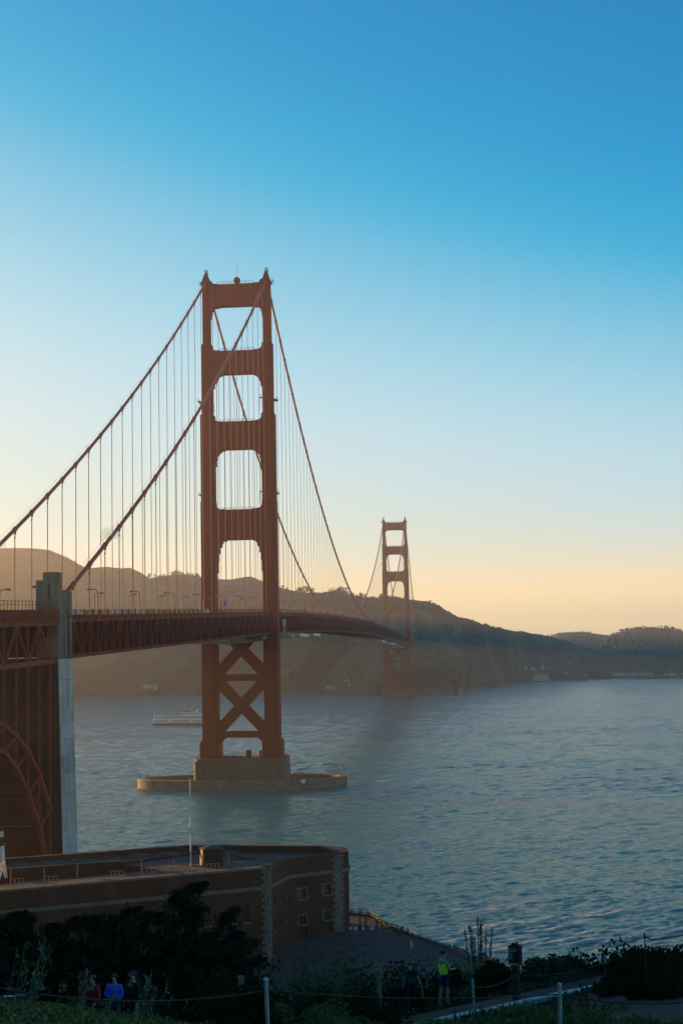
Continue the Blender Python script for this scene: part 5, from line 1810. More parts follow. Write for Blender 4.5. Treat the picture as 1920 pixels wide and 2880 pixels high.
# bicycle with a red rear reflector at the far left
loc = path_person(45, 2758, 1.1)
BI = thing('bicycle', 'pale cyan bicycle with a red reflector parked in the dark left shrubs', 'bicycle', loc, R(20))
for y in (-.52, .52):
    mb = MB(); mb.tube([(0, y + .34 * math.cos(R(a)), .35 + .34 * math.sin(R(a))) for a in range(0, 361, 18)], .022, 6, False); w_ = mb.build('wheel', M['dark_metal'], BI, local=True)
    mb = MB()
    for a in range(0, 180, 30): mb.tube([(0, y - .33 * math.cos(R(a)), .35 - .33 * math.sin(R(a))), (0, y + .33 * math.cos(R(a)), .35 + .33 * math.sin(R(a)))], .004, 4)
    mb.build('spoke', M['galv'], w_, local=True)
mb = MB()
for a, b in (((0, -.52, .35), (0, -.05, .33)), ((0, -.52, .35), (0, -.18, .85)), ((0, -.05, .33), (0, -.2, .92)), ((0, -.05, .33), (0, .38, .82)), ((0, -.18, .82), (0, .38, .85)), ((0, .52, .35), (0, .36, .98))): mb.tube([a, b], .024, 7)
mb.build('frame', M['cyan'], BI, local=True)
mb = MB(); mb.lathe([(.02, .92), (.09, .95), (.09, .98), (.02, 1.0)], (0, -.22, 0), 10); mb.build('saddle', M['dark_metal'], BI, local=True)
mb = MB(); mb.tube([(-.3, .3, 1.05), (-.1, .4, 1.02), (.1, .4, 1.02), (.3, .3, 1.05)], .018, 6); mb.build('handlebar', M['white_metal'], BI, local=True)
mb = MB(); mb.tube([(0, -.3, .78), (0, -.34, .78)], .045, 10); mb.build('reflector', M['pink'], BI, local=True)

# small people on the plaza
PZ = [(928, 2622, 3.95, 'yellow', 'charcoal', 'person in a yellow top beside the dark fort doorway'), (876, 2641, 3.4, 'yellow', 'lightblue', 'person in tan standing on the plaza left of the red clothes'),
      (886, 2643, 3.3, 'black', 'black', 'person in black beside the tan dressed person on the plaza'), (894, 2657, 3.1, 'red', 'black', 'person in a red jacket crouched left on the plaza'),
      (908, 2656, 3.1, 'red', 'black', 'person in red with a white patch, right of the other red jacket'), (1002, 2624, 4.4, 'whitecloth', 'lightblue', 'person in white near the open frame by the fort corner'),
      (1108, 2633, 3.6, 'black', 'black', 'dark figure standing alone on the seawall edge'), (1123, 2644, 3.4, 'black', 'black', 'dark figure with a hat, left of a pair on the seawall'), (1129, 2641, 3.4, 'charcoal', 'navy', 'dark figure with a hat, right of a pair on the seawall'), (1157, 2675, 2.9, 'whitecloth', 'whitecloth', 'person in white at the foot of the seawall rocks')]
for px, py, z, sh_, lg_, lb in PZ:
    p = onplane(px, py, 2, z); z = plazaz(p.y) if inside(p.x, p.y) else z
    H_ = 1.15 if 'crouched' in lb or 'white patch' in lb else 1.72
    person(lb, (p.x, p.y, z), random.uniform(0, 6), H_, sh_, lg_, False, 'long', fine=False, group='people on the plaza below the fort')


# ------------------------------------------------------------------ kerb, fences, sign
KB = thing('path_kerb', 'pale concrete kerb running diagonally along the path at lower right', 'kerb', rd(5, 49) + (46,))
r = 1.2; j = 0
while r < 10.6:
    a = rd(r, 44.75 + .8 * r); b = rd(r + 1.18, 44.75 + .8 * (r + 1.18)); a2 = rd(r, 45.1 + .8 * r); b2 = rd(r + 1.18, 45.1 + .8 * (r + 1.18))
    mb = MB(); zz = [gz(*v) for v in (a, b, b2, a2)]; o = random.uniform(-.012, .012)
    mb.add([(a[0], a[1], zz[0] - .2), (b[0], b[1], zz[1] - .2), (b2[0], b2[1], zz[2] - .2), (a2[0], a2[1], zz[3] - .2), (a[0], a[1], zz[0] + .24 + o), (b[0], b[1], zz[1] + .24 + o), (b2[0], b2[1], zz[2] + .3 + o), (a2[0], a2[1], zz[3] + .3 + o)],
           [(0, 3, 2, 1), (4, 5, 6, 7), (0, 1, 5, 4), (1, 2, 6, 5), (2, 3, 7, 6), (3, 0, 4, 7)])
    mb.build('kerb_stone', M['kerb'], KB); r += 1.2


def post_thing(label, top, dia, height, m, cap, group, tilt=0):
    t = thing('fence_post', label, 'fence post', (top.x, top.y, top.z - height), 0, group)
    t.rotation_euler = (0, R(tilt), 0)
    mb = MB(); mb.tube([(0, 0, -.5), (0, 0, height)], dia / 2, 14); mb.build('post', m, t, smooth=False, local=True)
    mb = MB()
    if cap == 'ball': mb.lathe([(dia * .62 * math.sin(R(a)) + .001, height + dia * .3 - dia * .62 * math.cos(R(a))) for a in range(0, 181, 20)], (0, 0, 0), 14)
    else: mb.lathe([(dia * .56, height - .02), (dia * .56, height + .03), (dia * .3, height + .05)], (0, 0, 0), 12); 
    mb.build('post_cap', m, t, smooth=cap == 'ball', local=True)
    mb = MB(); mb.tube([(0, -.06, height - .17), (0, .06, height - .17)], .025, 6); mb.build('eye_bolt', M['galv'], t, local=True)
    return top - Vector((0, 0, .17))


GP = 'steel cable fence posts'
f1 = post_thing('galvanised fence post with a ball cap at the bottom centre', at(752.5, 2760, 30), .082, 1.15, M['galv'], 'ball', GP, -1.6)
f2 = post_thing('galvanised fence post at the bottom right in front of the asphalt', at(1570, 2772, 31), .082, 1.15, M['galv'], 'flat', GP, 1.0)
f3 = post_thing('slim pale fence post standing just below the kerb', at(1331, 2759, 43), .075, .9, M['galv'], 'flat', GP, -2)
f4 = post_thing('slim pale fence post in front of the right end of the kerb', at(1701, 2692, 46), .08, .95, M['galv'], 'flat', GP)
f5 = post_thing('thin dark fence post against the water at the right edge', at(1811, 2629, 38), .035, 1.0, M['dark_metal'], 'flat', GP)
f6 = post_thing('round topped timber post left of the person with auburn hair', at(1064, 2736, 44), .155, 1.0, M['wood'], 'ball', 'timber path posts')
f7 = post_thing('dark timber post at the left beside the person in red', at(227, 2783, 37), .1, .9, M['wood'], 'flat', 'timber path posts')
f8 = post_thing('short pale timber post among the dark shrubs near bottom centre', at(677, 2757, 33), .12, 1.0, M['wood'], 'ball', 'timber path posts')


def cable(label, pts, r_=.012, m='dark_metal', sag=.12):
    P = []
    for a, b in zip(pts[:-1], pts[1:]):
        for k in range(10):
            t_ = k / 10; v = a.lerp(b, t_); P.append(v - Vector((0, 0, sag * 4 * t_ * (1 - t_))))
    P.append(pts[-1])
    mb = MB(); mb.tube(P, r_, 6)
    tag(mb.build('fence_cable', M[m]), label, 'fence cable', 'steel cables strung between fence posts')


cable('dark cable sagging from the ball capped post to the right fence post', [f1, f2], .014)
cable('dark cable running left from the ball capped post across the shrubs', [at(-60, 2768, 27), f1], .014, sag=.25)
cable('dark cable running right from the bottom right post over the asphalt', [f2, at(1990, 2812, 30)], .016)
cable('thin cable from the slim kerb post to the post at the kerb end', [f3, at(1445, 2745, 44.5), f4], .012)
cable('thin cable rising right from the kerb end post over the hedge', [f4, at(1960, 2665, 42)], .012)
cable('dark cable from the thin edge post rising off the right edge', [at(1811, 2632, 38), at(1838, 2642, 38), at(1990, 2612, 36)], .018, sag=.03)
cable('thin wire between the timber post and the slim kerb post', [f6, at(1300, 2736, 46)], .008, sag=.05)

# trail sign
sp = hitd(1448, 48.8)
top = at(1447, 2652, 48.8)
SG = thing('trail_sign', 'dark trail notice board with small pale lettering on a timber post', 'sign', (top.x, top.y, gz(top.x, top.y)), R(-28))
hz = top.z - gz(top.x, top.y)
mb = MB(); mb.box(-.11, .11, -.07, .07, -.3, hz - .55); mb.build('sign_post', M['bark'], SG, local=True)
mb = MB(); mb.prism([(-.19, hz - .68), (.19, hz - .68), (.19, hz - .08), (.08, hz - .05), (.05, hz), (-.05, hz), (-.08, hz - .05), (-.19, hz - .08)], lambda u, v, d: (u, d, v), -.12, .1); mb.build('sign_board', M['board'], SG, local=True)
mb = MB(); mb.box(-.16, .16, -.127, -.121, hz - .17, hz - .11); mb.build('title_band', M['signgreen'], SG, local=True)
mb = MB(); rg = random.Random(3)
for k, (z, w) in enumerate(((.20, .28), (.24, .21), (.275, .05), (.32, .13), (.355, .1), (.39, .12), (.43, .09), (.47, .14), (.505, .11))):
    x = -.15
    while x < -.15 + w:
        ww = rg.uniform(.012, .035); mb.box(x, x + ww, -.126, -.1215, hz - z - .009, hz - z + .008); x += ww + .009
mb.build('lettering', M['letter'], SG, local=True)
mb = MB(); mb.box(-.16, .16, -.126, -.121, hz - .67, hz - .6); mb.build('red_band', M['sunlit_rust'], SG, local=True)


# ------------------------------------------------------------------ vegetation
def tri_mesh(name, v, q, m): return npmesh(name, v, q, m)


def tree(label, base, height, rx, cat='tree', m='cypress', n=9000, leaf=.3, group=None, limbs=26, name='cypress_tree', flat=.5, droop=.1, low=.12):
    t = thing(name, label, cat, base, 0, group)
    mb = MB(); bend = [(0, 0, -1.5), (RNG.normal() * .1, RNG.normal() * .1, height * .35), (RNG.normal() * .3, RNG.normal() * .3, height * .7), (0, 0, height * .95)]
    mb.tube(bend, [height * .035, height * .028, height * .018, .04], 9)
    cs = []; ds = []
    for k in range(limbs):
        u = low + (1 - low) * (k + RNG.random()) / limbs
        az = k * 2.4 + RNG.normal() * .4
        L = rx * (1.0 - .75 * u ** 1.6) * (0.65 + .5 * RNG.random())
        p0 = np.array((0, 0, height * u * .92)); d = np.array((math.cos(az), math.sin(az), .25 + .5 * u - droop))
        p1 = p0 + d * L
        mb.tube([tuple(p0), tuple(p0 * .5 + p1 * .5 + np.array((0, 0, .12 * L))), tuple(p1)], [height * .012, height * .007, .02], 5)
        k_n = max(20, int(n / limbs * (L / rx + .25)))
        s = RNG.random(k_n) ** .7
        pts = p0 + (p1 - p0) * s[:, None] + np.stack([RNG.normal(size=k_n), RNG.normal(size=k_n), RNG.normal(size=k_n) * flat], 1) * (.16 * L + .25) * (1.15 - s)[:, None]
        pts[:, 2] += .12 * L * np.sin(s * np.pi)
        cs.append(pts); ds.append(np.tile(d, (k_n, 1)))
    mb.build('trunk', M['bark'], t, local=True)
    v, q = leaves(np.concatenate(cs), leaf, 2.4, dirs=np.concatenate(ds))
    linkmesh('crown', npmesh('crown', v, q, M[m]), t)
    return t


def shrub(label, base, rx, h, m='leaf', n=2600, leaf=.07, group=None, name='shrub', ry=None, cat='shrub', lift=.0):
    t = thing(name, label, cat, base, 0, group)
    ry = ry or rx
    k = max(8, int(rx * 9))
    cl = np.stack([RNG.uniform(-1, 1, k) * rx * .7, RNG.uniform(-1, 1, k) * ry * .7, RNG.random(k) * h * .5], 1); cl[:, 2] *= np.clip(1.25 - (cl[:, 0] / rx) ** 2 - (cl[:, 1] / ry) ** 2, .2, 1); k = len(cl)
    each = n // k
    cs = []
    mb = MB()
    for c in cl:
        rr = np.array((rx * .42, ry * .42, h * .38)) * RNG.uniform(.7, 1.15)
        u = RNG.normal(size=(each, 3)); u /= np.linalg.norm(u, axis=1)[:, None]
        pts = c + np.array((0, 0, h * .22)) + u * rr * (RNG.random((each, 1)) ** .35)
        cs.append(pts)
        mb.tube([(c[0] * .2, c[1] * .2, -.2), tuple(c * np.array((.7, .7, .5))), (c[0], c[1], c[2] + h * .3)], [.03, .02, .01], 5)
    mb.build('stems', M['bark'], t, local=True)
    pts = np.concatenate(cs); pts[:, 2] = np.maximum(pts[:, 2], -.1)
    v, q = leaves(pts, leaf, 1.5, updir=.4)
    linkmesh('foliage', npmesh('foliage', v, q, M[m]), t)
    return t


def stalks(label, base, n, h, spread, m, leafm, group, leafn=30, leaf=.05, name='leafy_plant', lean=.25):
    """upright leafy stems"""
    t = thing(name, label, 'plant', base, 0, group)
    mb = MB(); cs = []; ds = []
    for k in range(n):
        az = RNG.random() * 6.28; rr = spread * RNG.random() ** .5
        p0 = np.array((rr * math.cos(az), rr * math.sin(az), -.1)); hh = h * RNG.uniform(.6, 1.05)
        dd = np.array((math.cos(az) * lean * RNG.random() + .12, math.sin(az) * lean * RNG.random(), 1))
        mid = p0 + dd * hh * .5; top_ = p0 + dd * hh + np.array((.08, 0, 0)) * hh
        mb.tube([tuple(p0), tuple(mid), tuple(top_)], [.012, .009, .004], 4)
        s = np.linspace(.3, 1, leafn)[:, None]
        pts = (p0 * (1 - s) + top_ * s) + RNG.normal(size=(leafn, 3)) * .045
        cs.append(pts); ds.append(np.tile(dd, (leafn, 1)) + RNG.normal(size=(leafn, 3)) * .5)
    mb.build('stems', M[m], t, local=True)
    v, q = leaves(np.concatenate(cs), leaf, 2.6, dirs=np.concatenate(ds))
    linkmesh('leaves', npmesh('leaves', v, q, M[leafm]), t)
    return t


def onbluff(px, py_top, depth, sink=.3):
    P = at(px, py_top, depth); g = gz(P.x, P.y)
    return Vector((P.x, P.y, g - sink)), max(.4, P.z - g + sink)


TREES = [(510, 2470, 112, 6.4, 'large dark cypress in front of the fort wall, tallest of the tree clump', 22000),
         (640, 2560, 104, 3.9, 'dark cypress leaning right at the edge of the clump beside the fort corner', 11000),
         (420, 2560, 96, 4.2, 'dark cypress just left of the largest cypress', 9000), (300, 2575, 88, 4.4, 'dark rounded cypress left of centre in the tree clump', 10000),
         (160, 2585, 92, 4.6, 'dark cypress below the left part of the fort wall', 10000), (20, 2572, 84, 4.4, 'dark cypress at the far left edge of the clump', 10000),
         (60, 2566, 100, 5.0, 'dark cypress at the left in front of the fort wall', 12000), (235, 2566, 99, 4.8, 'dark cypress between the left pair, below the fort roof', 12000), (352, 2560, 103, 4.6, 'dark cypress close to the left side of the largest cypress', 11000), (125, 2602, 80, 4.2, 'dark broad cypress left of centre of the clump', 9000), (335, 2606, 78, 4.2, 'dark broad cypress behind the people on the left', 9000), (455, 2612, 82, 3.8, 'dark cypress at the foot of the largest cypress', 9000), (690, 2648, 92, 3.0, 'small dark cypress against the fort corner', 7000),
       (560, 2640, 78, 3.6, 'low dark cypress in front of the largest one', 8000), (90, 2660, 66, 3.2, 'low dark cypress at the left above the bicycle', 7000), (240, 2650, 62, 3.2, 'low dark cypress behind the person in red', 7000), (400, 2660, 64, 3.2, 'low dark cypress behind the person with the cap', 7000)]
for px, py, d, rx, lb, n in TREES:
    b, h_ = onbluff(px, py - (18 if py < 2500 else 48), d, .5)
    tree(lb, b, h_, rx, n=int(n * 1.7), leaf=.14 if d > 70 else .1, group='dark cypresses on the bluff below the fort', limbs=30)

SHR = [(650, 2700, 57, 2.2, 'dark brown-green brush right of the low cypress', 'leaf_dark'), (760, 2716, 57, 2.4, 'dark brush in the middle of the bluff edge', 'leaf_dark'), (860, 2712, 58, 2.0, 'dry dark brush left of the olive bush', 'olive'),
       (1010, 2672, 66, 2.3, 'olive yellow topped bush above the timber post', 'olive'), (930, 2694, 62, 2.0, 'olive brown bush left of the yellow topped bush', 'olive'), (1100, 2690, 62, 2.2, 'dark bush left of the lime shirt', 'leaf_dark'), (1180, 2706, 58, 1.6, 'dark bush behind the two walkers', 'leaf_dark'),
       (1262, 2722, 56, 1.3, 'low dark bush right of the lime shirt', 'leaf_dark'), (1340, 2706, 56, 1.7, 'grey green bush at the foot of the plumed reeds', 'reed'), (1420, 2716, 55, 1.2, 'low green bush left of the trail sign', 'leaf_dark'),
       (1540, 2692, 57, 1.5, 'reddish brown bush right of the trail sign', 'dry'), (1610, 2697, 57, 1.3, 'russet bush against the water behind the kerb', 'dry'), (1670, 2722, 56, 1.0, 'small green bush behind the slim kerb end post', 'leaf_dark'),
       (1790, 2692, 50, 1.3, 'green bush at the right end of the kerb', 'leaf'), (1870, 2675, 44, 1.8, 'dense hedge bush at the right edge', 'leaf_dark'), (1930, 2668, 42, 1.8, 'dark hedge bush cut by the right edge', 'leaf_dark'), (1830, 2725, 40, 1.5, 'dark hedge bush above the asphalt', 'leaf_dark'), (1900, 2735, 38, 1.3, 'low dark hedge bush above the right asphalt', 'leaf_dark')]
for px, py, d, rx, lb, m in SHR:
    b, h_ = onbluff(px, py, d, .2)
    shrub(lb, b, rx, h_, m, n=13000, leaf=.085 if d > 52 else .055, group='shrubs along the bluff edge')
LOW = [(560, 2862, 36, 'green shrub left of the ball capped post'), (650, 2838, 37, 'bright green shrub beside the ball capped post'), (840, 2826, 38, 'bright green shrub right of the ball capped post'), (940, 2812, 39, 'pale tipped green shrub below the timber post'), (975, 2866, 36, 'dark green shrub below the walkers'),
       (400, 2850, 36, 'green shrub below the teal bag'), (280, 2862, 35, 'green shrub at the bottom left centre'), (1440, 2826, 36, 'bright green shrub under the kerb'), (1520, 2832, 35, 'bright green shrub left of the bottom right post'), (1390, 2858, 35, 'green shrub at the bottom right of centre'), (1620, 2852, 33, 'green shrub right of the bottom right post'), (1250, 2880, 35, 'dark green shrub at the bottom edge below the lime shirt'), (110, 2866, 33, 'green shrub at the bottom edge near the left corner'), (20, 2856, 33, 'green shrub in the bottom left corner'), (195, 2872, 33, 'green shrub at the bottom edge below the person in red'), (1880, 2862, 30, 'dark twiggy shrub in the bottom right corner'), (1770, 2876, 30, 'low shrub at the bottom edge below the asphalt'), (1690, 2868, 31, 'low shrub between the bottom right post and the corner')]
for px, py, d, lb in LOW:
    b, h_ = onbluff(px, py, d, .15)
    shrub(lb, b, 1.0, min(h_, 1.3), 'leaf', n=7000, leaf=.036, group='low green shrubs at the bottom', ry=1.0)
for px, py, d, rx, lb in ((677, 2774, 32, .8, 'dark shrub hiding the short pale timber post'), (1050, 2782, 41.5, 1.0, 'dark shrub at the foot of the round topped timber post'), (960, 2768, 42, 1.2, 'dark shrub left of the round topped timber post'), (800, 2776, 40, 1.5, 'low dark brush right of the ball capped post'), (560, 2790, 36, 1.3, 'low dark brush left of the ball capped post')):
    b, h_ = onbluff(px, py, d, .15)
    shrub(lb, b, rx, h_, 'leaf_dark', n=7000, leaf=.05, group='low dark shrubs along the fence')
STK = [(40, 2632, 34, 2.2, 'tall grey green leafy stems at the left edge'), (85, 2700, 35, 1.6, 'grey green leafy stems above the bicycle'), (170, 2790, 34, 1.0, 'leafy stems left of the dark timber post'), (250, 2720, 36, 1.5, 'leafy branch in front of the person in red'), (296, 2800, 35, 1.1, 'leafy stems in front of the blue jacket'), (365, 2738, 36, 1.4, 'leafy stems between the blue jacket and the black coat'), (420, 2745, 36, 1.3, 'pale leafy stems right of the teal bag'), (446, 2738, 37, 1.3, 'tall pale leafy stems at the edge of the dark brush'), (20, 2800, 33, .9, 'leafy stems at the bottom left corner'), (130, 2820, 33, .9, 'pale leafy stems near the bottom left')]
for px, py, d, h0, lb in STK:
    b, h_ = onbluff(px, py, d, .1)
    stalks(lb, b, 6, min(h_, 2.6), .28, 'reed', 'leaf_grey', 'grey green leafy plants at lower left')
# reeds with dry plumes
b, h_ = onbluff(1345, 2600, 57, .1)
RE = thing('plumed_reed', 'clump of reeds with tall dry plumes against the water', 'reed clump', b)
hb_ = at(1345, 2676, 57).z - b.z
mb = MB()
v_ = []; 
for k in range(800):
    az = RNG.random() * 6.28; L = hb_ * RNG.uniform(.55, 1.15); sp_ = RNG.random() ** .6
    p0 = Vector((math.cos(az) * .15, math.sin(az) * .15, 0)); d = Vector((math.cos(az) * sp_ * .75, math.sin(az) * sp_ * .75, 1)).normalized()
    p1 = p0 + d * L * .6; p2 = p1 + (d + Vector((math.cos(az) * .5, math.sin(az) * .5, -.25 * sp_))).normalized() * L * .42
    sd = d.cross(Vector((RNG.normal(), RNG.normal(), .1))).normalized() * .024
    mb.add([p0 - sd, p0 + sd, p1 + sd, p1 - sd, p2], [(0, 1, 2, 3), (3, 2, 4)])
o = mb.build('blades', M['reed'], RE, local=True); o['kind'] = 'stuff'
for px, py in ((1306, 2612), (1319, 2606), (1325, 2609), (1342, 2580), (1353, 2588), (1366, 2612), (1383, 2606), (1333, 2640), (1349, 2600)):
    tp = at(px, py, 57) - b; tp = Vector(tp); bs = Vector((tp.x * .35, tp.y * .35, .2))
    mb = MB(); md_ = bs.lerp(tp, .62)
    mb.tube([bs, md_, tp], [.016, .014, .008], 5)
    st = mb.build('plume_stem', M['plume'], RE, local=True)
    L = (tp - md_).length; c0 = np.array([tuple(md_.lerp(tp, s_)) for s_ in RNG.random(90)]) + RNG.normal(size=(90, 3)) * .022
    v, q = leaves(c0, .035, 3.0, dirs=np.tile(np.array(tuple((tp - md_).normalized())), (90, 1)))
    linkmesh('plume', npmesh('plume', v, q, M['plume']), st)

# ground cover, grass and brush that nobody could count
def cover(name, m, rr, dr, n, size, hgt, seed, cond=None, el=1.5):
    r_ = RNG.uniform(rr[0], rr[1], n); d_ = RNG.uniform(dr[0], dr[1], n)
    x = CAM.x + RT0.x * r_ - math.sin(YAW) * d_; y = CAM.y + RT0.y * r_ + math.cos(YAW) * d_
    q_ = d_ - .8 * r_
    k = (q_ < 44.4) | (q_ > 48.1)
    for (a_, b_) in (aa[0], aa[-1]): pass
    f = fbm(x / 2.2, y / 2.2, seed, 3)
    k &= f > -.2
    # keep the road clear
    rx0, ry0 = tord(*aa[0][1]); 
    kk = np.ones(n, bool)
    A = np.array([(tord(*a_[0]) + tord(*a_[1])) for a_ in aa])
    nd = np.interp(r_, A[:, 0], A[:, 1], left=-99, right=A[-1, 1]); fd_ = np.interp(r_, A[:, 2], A[:, 3], left=-99, right=A[-1, 3])
    kk &= ~((r_ > A[0, 2] - .1) & (d_ < fd_ + .1) & (d_ > nd - 8))
    k &= kk
    x, y, f = x[k], y[k], f[k]
    z = ground_np(x, y) + RNG.random(len(x)) * hgt * np.clip(.4 + 2.2 * f, .15, 1.4) * np.where(q_[k] < 44.6, np.clip((43.3 - q_[k]) / 6, .1, 1), 1)
    v, q = leaves(np.stack([x, y, z], 1), size, el, updir=1.2)
    o = linkmesh(name, npmesh(name, v, q, M[m]))
    tag(o, kind='stuff')
    return o


cover('ground_cover', 'leaf', (-9, 10), (22, 46), 85000, .04, .22, 5)
cover('dry_grass', 'dry', (-12, 13), (36, 60), 60000, .05, .55, 9, el=6)
cover('scrub_cover', 'leaf_dark', (-17, 17), (46, 74), 85000, .09, 1.5, 15)
cover('slope_scrub', 'leaf_dark', (-40, 30), (70, 200), 45000, .2, 1.8, 25)

# ------------------------------------------------------------------ trees on the far ridges
def blob_tree_mesh(seed, n=240, sz=1.0):
    rg = np.random.default_rng(seed)
    k = 9; c = np.stack([rg.normal(size=k) * .2, rg.normal(size=k) * .2, .16 + rg.random(k) * .66], 1)
    u = rg.normal(size=(n, 3)); u /= np.linalg.norm(u, axis=1)[:, None]
    pts = c[rg.integers(0, k, n)] + u * .22 * rg.random((n, 1)) ** .4
    v, q = leaves(pts, .10, 1.3)
    return npmesh('crown', v, q, M['hilltree'])


def surf(px, py):
    """distance along the axis of the visible hill surface under a pixel"""
    best = 1e9; c0 = np.array(CAM); A = np.array((RT, UP, FW))
    for nm, (pxs, V) in HILLS.items():
        if not pxs[0] <= px <= pxs[-1]: continue
        i = int(np.clip(np.searchsorted(pxs, px), 0, len(pxs) - 1))
        L = (V[:, i, :] - c0) @ A.T
        y = 1440 - FPX * L[:, 1] / L[:, 2]
        for j in range(len(y) - 1):
            if (y[j] - py) * (y[j + 1] - py) <= 0 and y[j] != y[j + 1]:
                t = (py - y[j]) / (y[j + 1] - y[j]); best = min(best, L[j, 2] * (1 - t) + L[j + 1, 2] * t); break
    return best if best < 1e8 else 3300.0


bt = [blob_tree_mesh(s) for s in range(6)]
tk = MB(); tk.tube([(0, 0, -.3), (0, 0, .6)], [.04, .025], 6); tkm = tk.mesh('trunk', M['bark'])
ti = 0


def ridge_tree(px, py_top, hpx, depth, label, group, wide=1.0):
    global ti
    if depth is None: depth = surf(px, py_top + hpx) - 4
    P = at(px, py_top + hpx, depth); H = hpx * depth / FPX * 1.25
    t = thing('pine_tree', label, 'tree', (P.x, P.y, P.z - H * .12), RNG.random() * 6, group)
    t.scale = (H * wide, H * wide, H)
    linkmesh('trunk', tkm, t); linkmesh('crown', bt[ti % 6], t); ti += 1


GA = 'trees on the ridge left of the near tower'
for i, (px, py, h_) in enumerate(((422, 1612, 12), (436, 1614, 8), (450, 1615, 7), (462, 1614, 8), (472, 1616, 7), (484, 1609, 14), (495, 1603, 20), (505, 1606, 16), (516, 1609, 14), (528, 1611, 13), (540, 1612, 12), (552, 1611, 13), (560, 1615, 10))):
    ridge_tree(px, py, h_, 2945, 'hazy tree in the row along the ridge left of the near tower' if i != 6 else 'tallest hazy tree on the ridge left of the near tower', GA)
ridge_tree(213, 1576, 8, 2945, 'lone tree on the slope of the left grassy hill', 'trees on the far ridges')
GBt = 'trees on the ridge between the two towers'
for i, (px, py, h_, w) in enumerate(((795, 1646, 7, 1), (806, 1652, 6, 1), (842, 1652, 12, 1.2), (853, 1648, 17, 1.2), (866, 1653, 11, 1.2), (878, 1656, 12, 1.1), (940, 1656, 16, 1.4), (952, 1652, 22, 1.3), (965, 1658, 18, 1.3), (990, 1666, 11, 1.2), (1002, 1672, 7, 1.2), (1014, 1668, 11, 1.3), (1026, 1671, 8, 1.3), (1071, 1670, 13, 1), (1094, 1675, 8, 1), (1116, 1678, 6, 1.3), (1198, 1690, 7, 1.3), (1209, 1689, 8, 1.3), (1222, 1697, 6, 1.2))):
    d = float(np.interp(px, [788, 830, 900, 960, 1060, 1200], [2795, 2745, 2695, 2645, 2595, 2595]))
    ridge_tree(px, py, h_, d, ['hazy small tree on the ridge between the two towers', 'big rounded hazy tree on the ridge between the towers'][1 if i == 7 else 0], GBt, w * 1.3)
GC = 'trees along the wooded hill at the right'
for k in range(46):
    px = 1728 + k * 4.6 + RNG.normal() * 1.5; py = float(np.interp(px, [1720, 1750, 1790, 1840, 1880, 1920, 1960], [1796, 1780, 1769, 1770, 1773, 1781, 1785]))
    hh = RNG.uniform(5, 10); ridge_tree(px, py - hh * .6, hh, 3995 + RNG.normal() * 5, 'small dark tree in the skyline of the wooded hill at right', GC, 1.5)
# woodland clumps in the valley by the far shore
GD = 'trees around the houses on the far shore'
for k in range(70):
    px = RNG.uniform(1310, 1915); py = RNG.uniform(1822, 1884)
    hh = RNG.uniform(9, 20)
    if 1465 < px < 1545 and py + hh > 1866: hh *= .4
    ridge_tree(px, py, hh, None, 'dark hazy tree among the woods behind the far shore', GD, 1.5)
for k in range(40):
    px = RNG.uniform(800, 1320); py = float(np.interp(px, [800, 1000, 1200, 1320], [1700, 1715, 1740, 1775])) + RNG.uniform(0, 110)
    ridge_tree(px, py, RNG.uniform(5, 11), None, 'small dark scrub tree on the face of the headland', 'scrub trees on the headland slope', 1.9)

def hill_cover(name, hillname, m, n, size, hgt, t0, t1, pmin, pmax, seed, dense=-.05):
    pxs, V = HILLS[hillname]
    rg = np.random.default_rng(seed)
    k = rg.uniform(t0, t1, n * 3); i = rg.uniform(np.searchsorted(pxs, pmin), min(np.searchsorted(pxs, pmax), len(pxs) - 2), n * 3)
    k0 = k.astype(int); i0 = i.astype(int); fk = (k - k0)[:, None]; fi = (i - i0)[:, None]
    P = (V[k0, i0] * (1 - fk) + V[k0 + 1, i0] * fk) * (1 - fi) + (V[k0, i0 + 1] * (1 - fk) + V[k0 + 1, i0 + 1] * fk) * fi
    f = fbm(P[:, 0] / 70, P[:, 1] / 110, seed, 4)
    P = P[f > dense][:n]
    P = P + np.stack([np.zeros(len(P)), np.zeros(len(P)), rg.random(len(P)) * hgt], 1)
    v, q = leaves(P, size, 1.2, updir=.6)
    tag(linkmesh(name, npmesh(name, v, q, M[m])), kind='stuff')


hill_cover('woods', 'hill_wooded', 'hilltree', 26000, 5.0, 9, 4, 48.2, 1600, 2300, 3, -.2)
hill_cover('valley_woods', 'hill_headland', 'hilltree', 16000, 4.2, 8, 2, 60, 1310, 1720, 5, .0)
hill_cover('headland_scrub', 'hill_headland', 'hilltree', 22000, 2.6, 2.2, 3, 90, 560, 1500, 7, .02)
hill_cover('far_scrub', 'hill_far', 'hilltree', 7000, 4.5, 4, 4, 48, 1440, 1800, 9, .05)

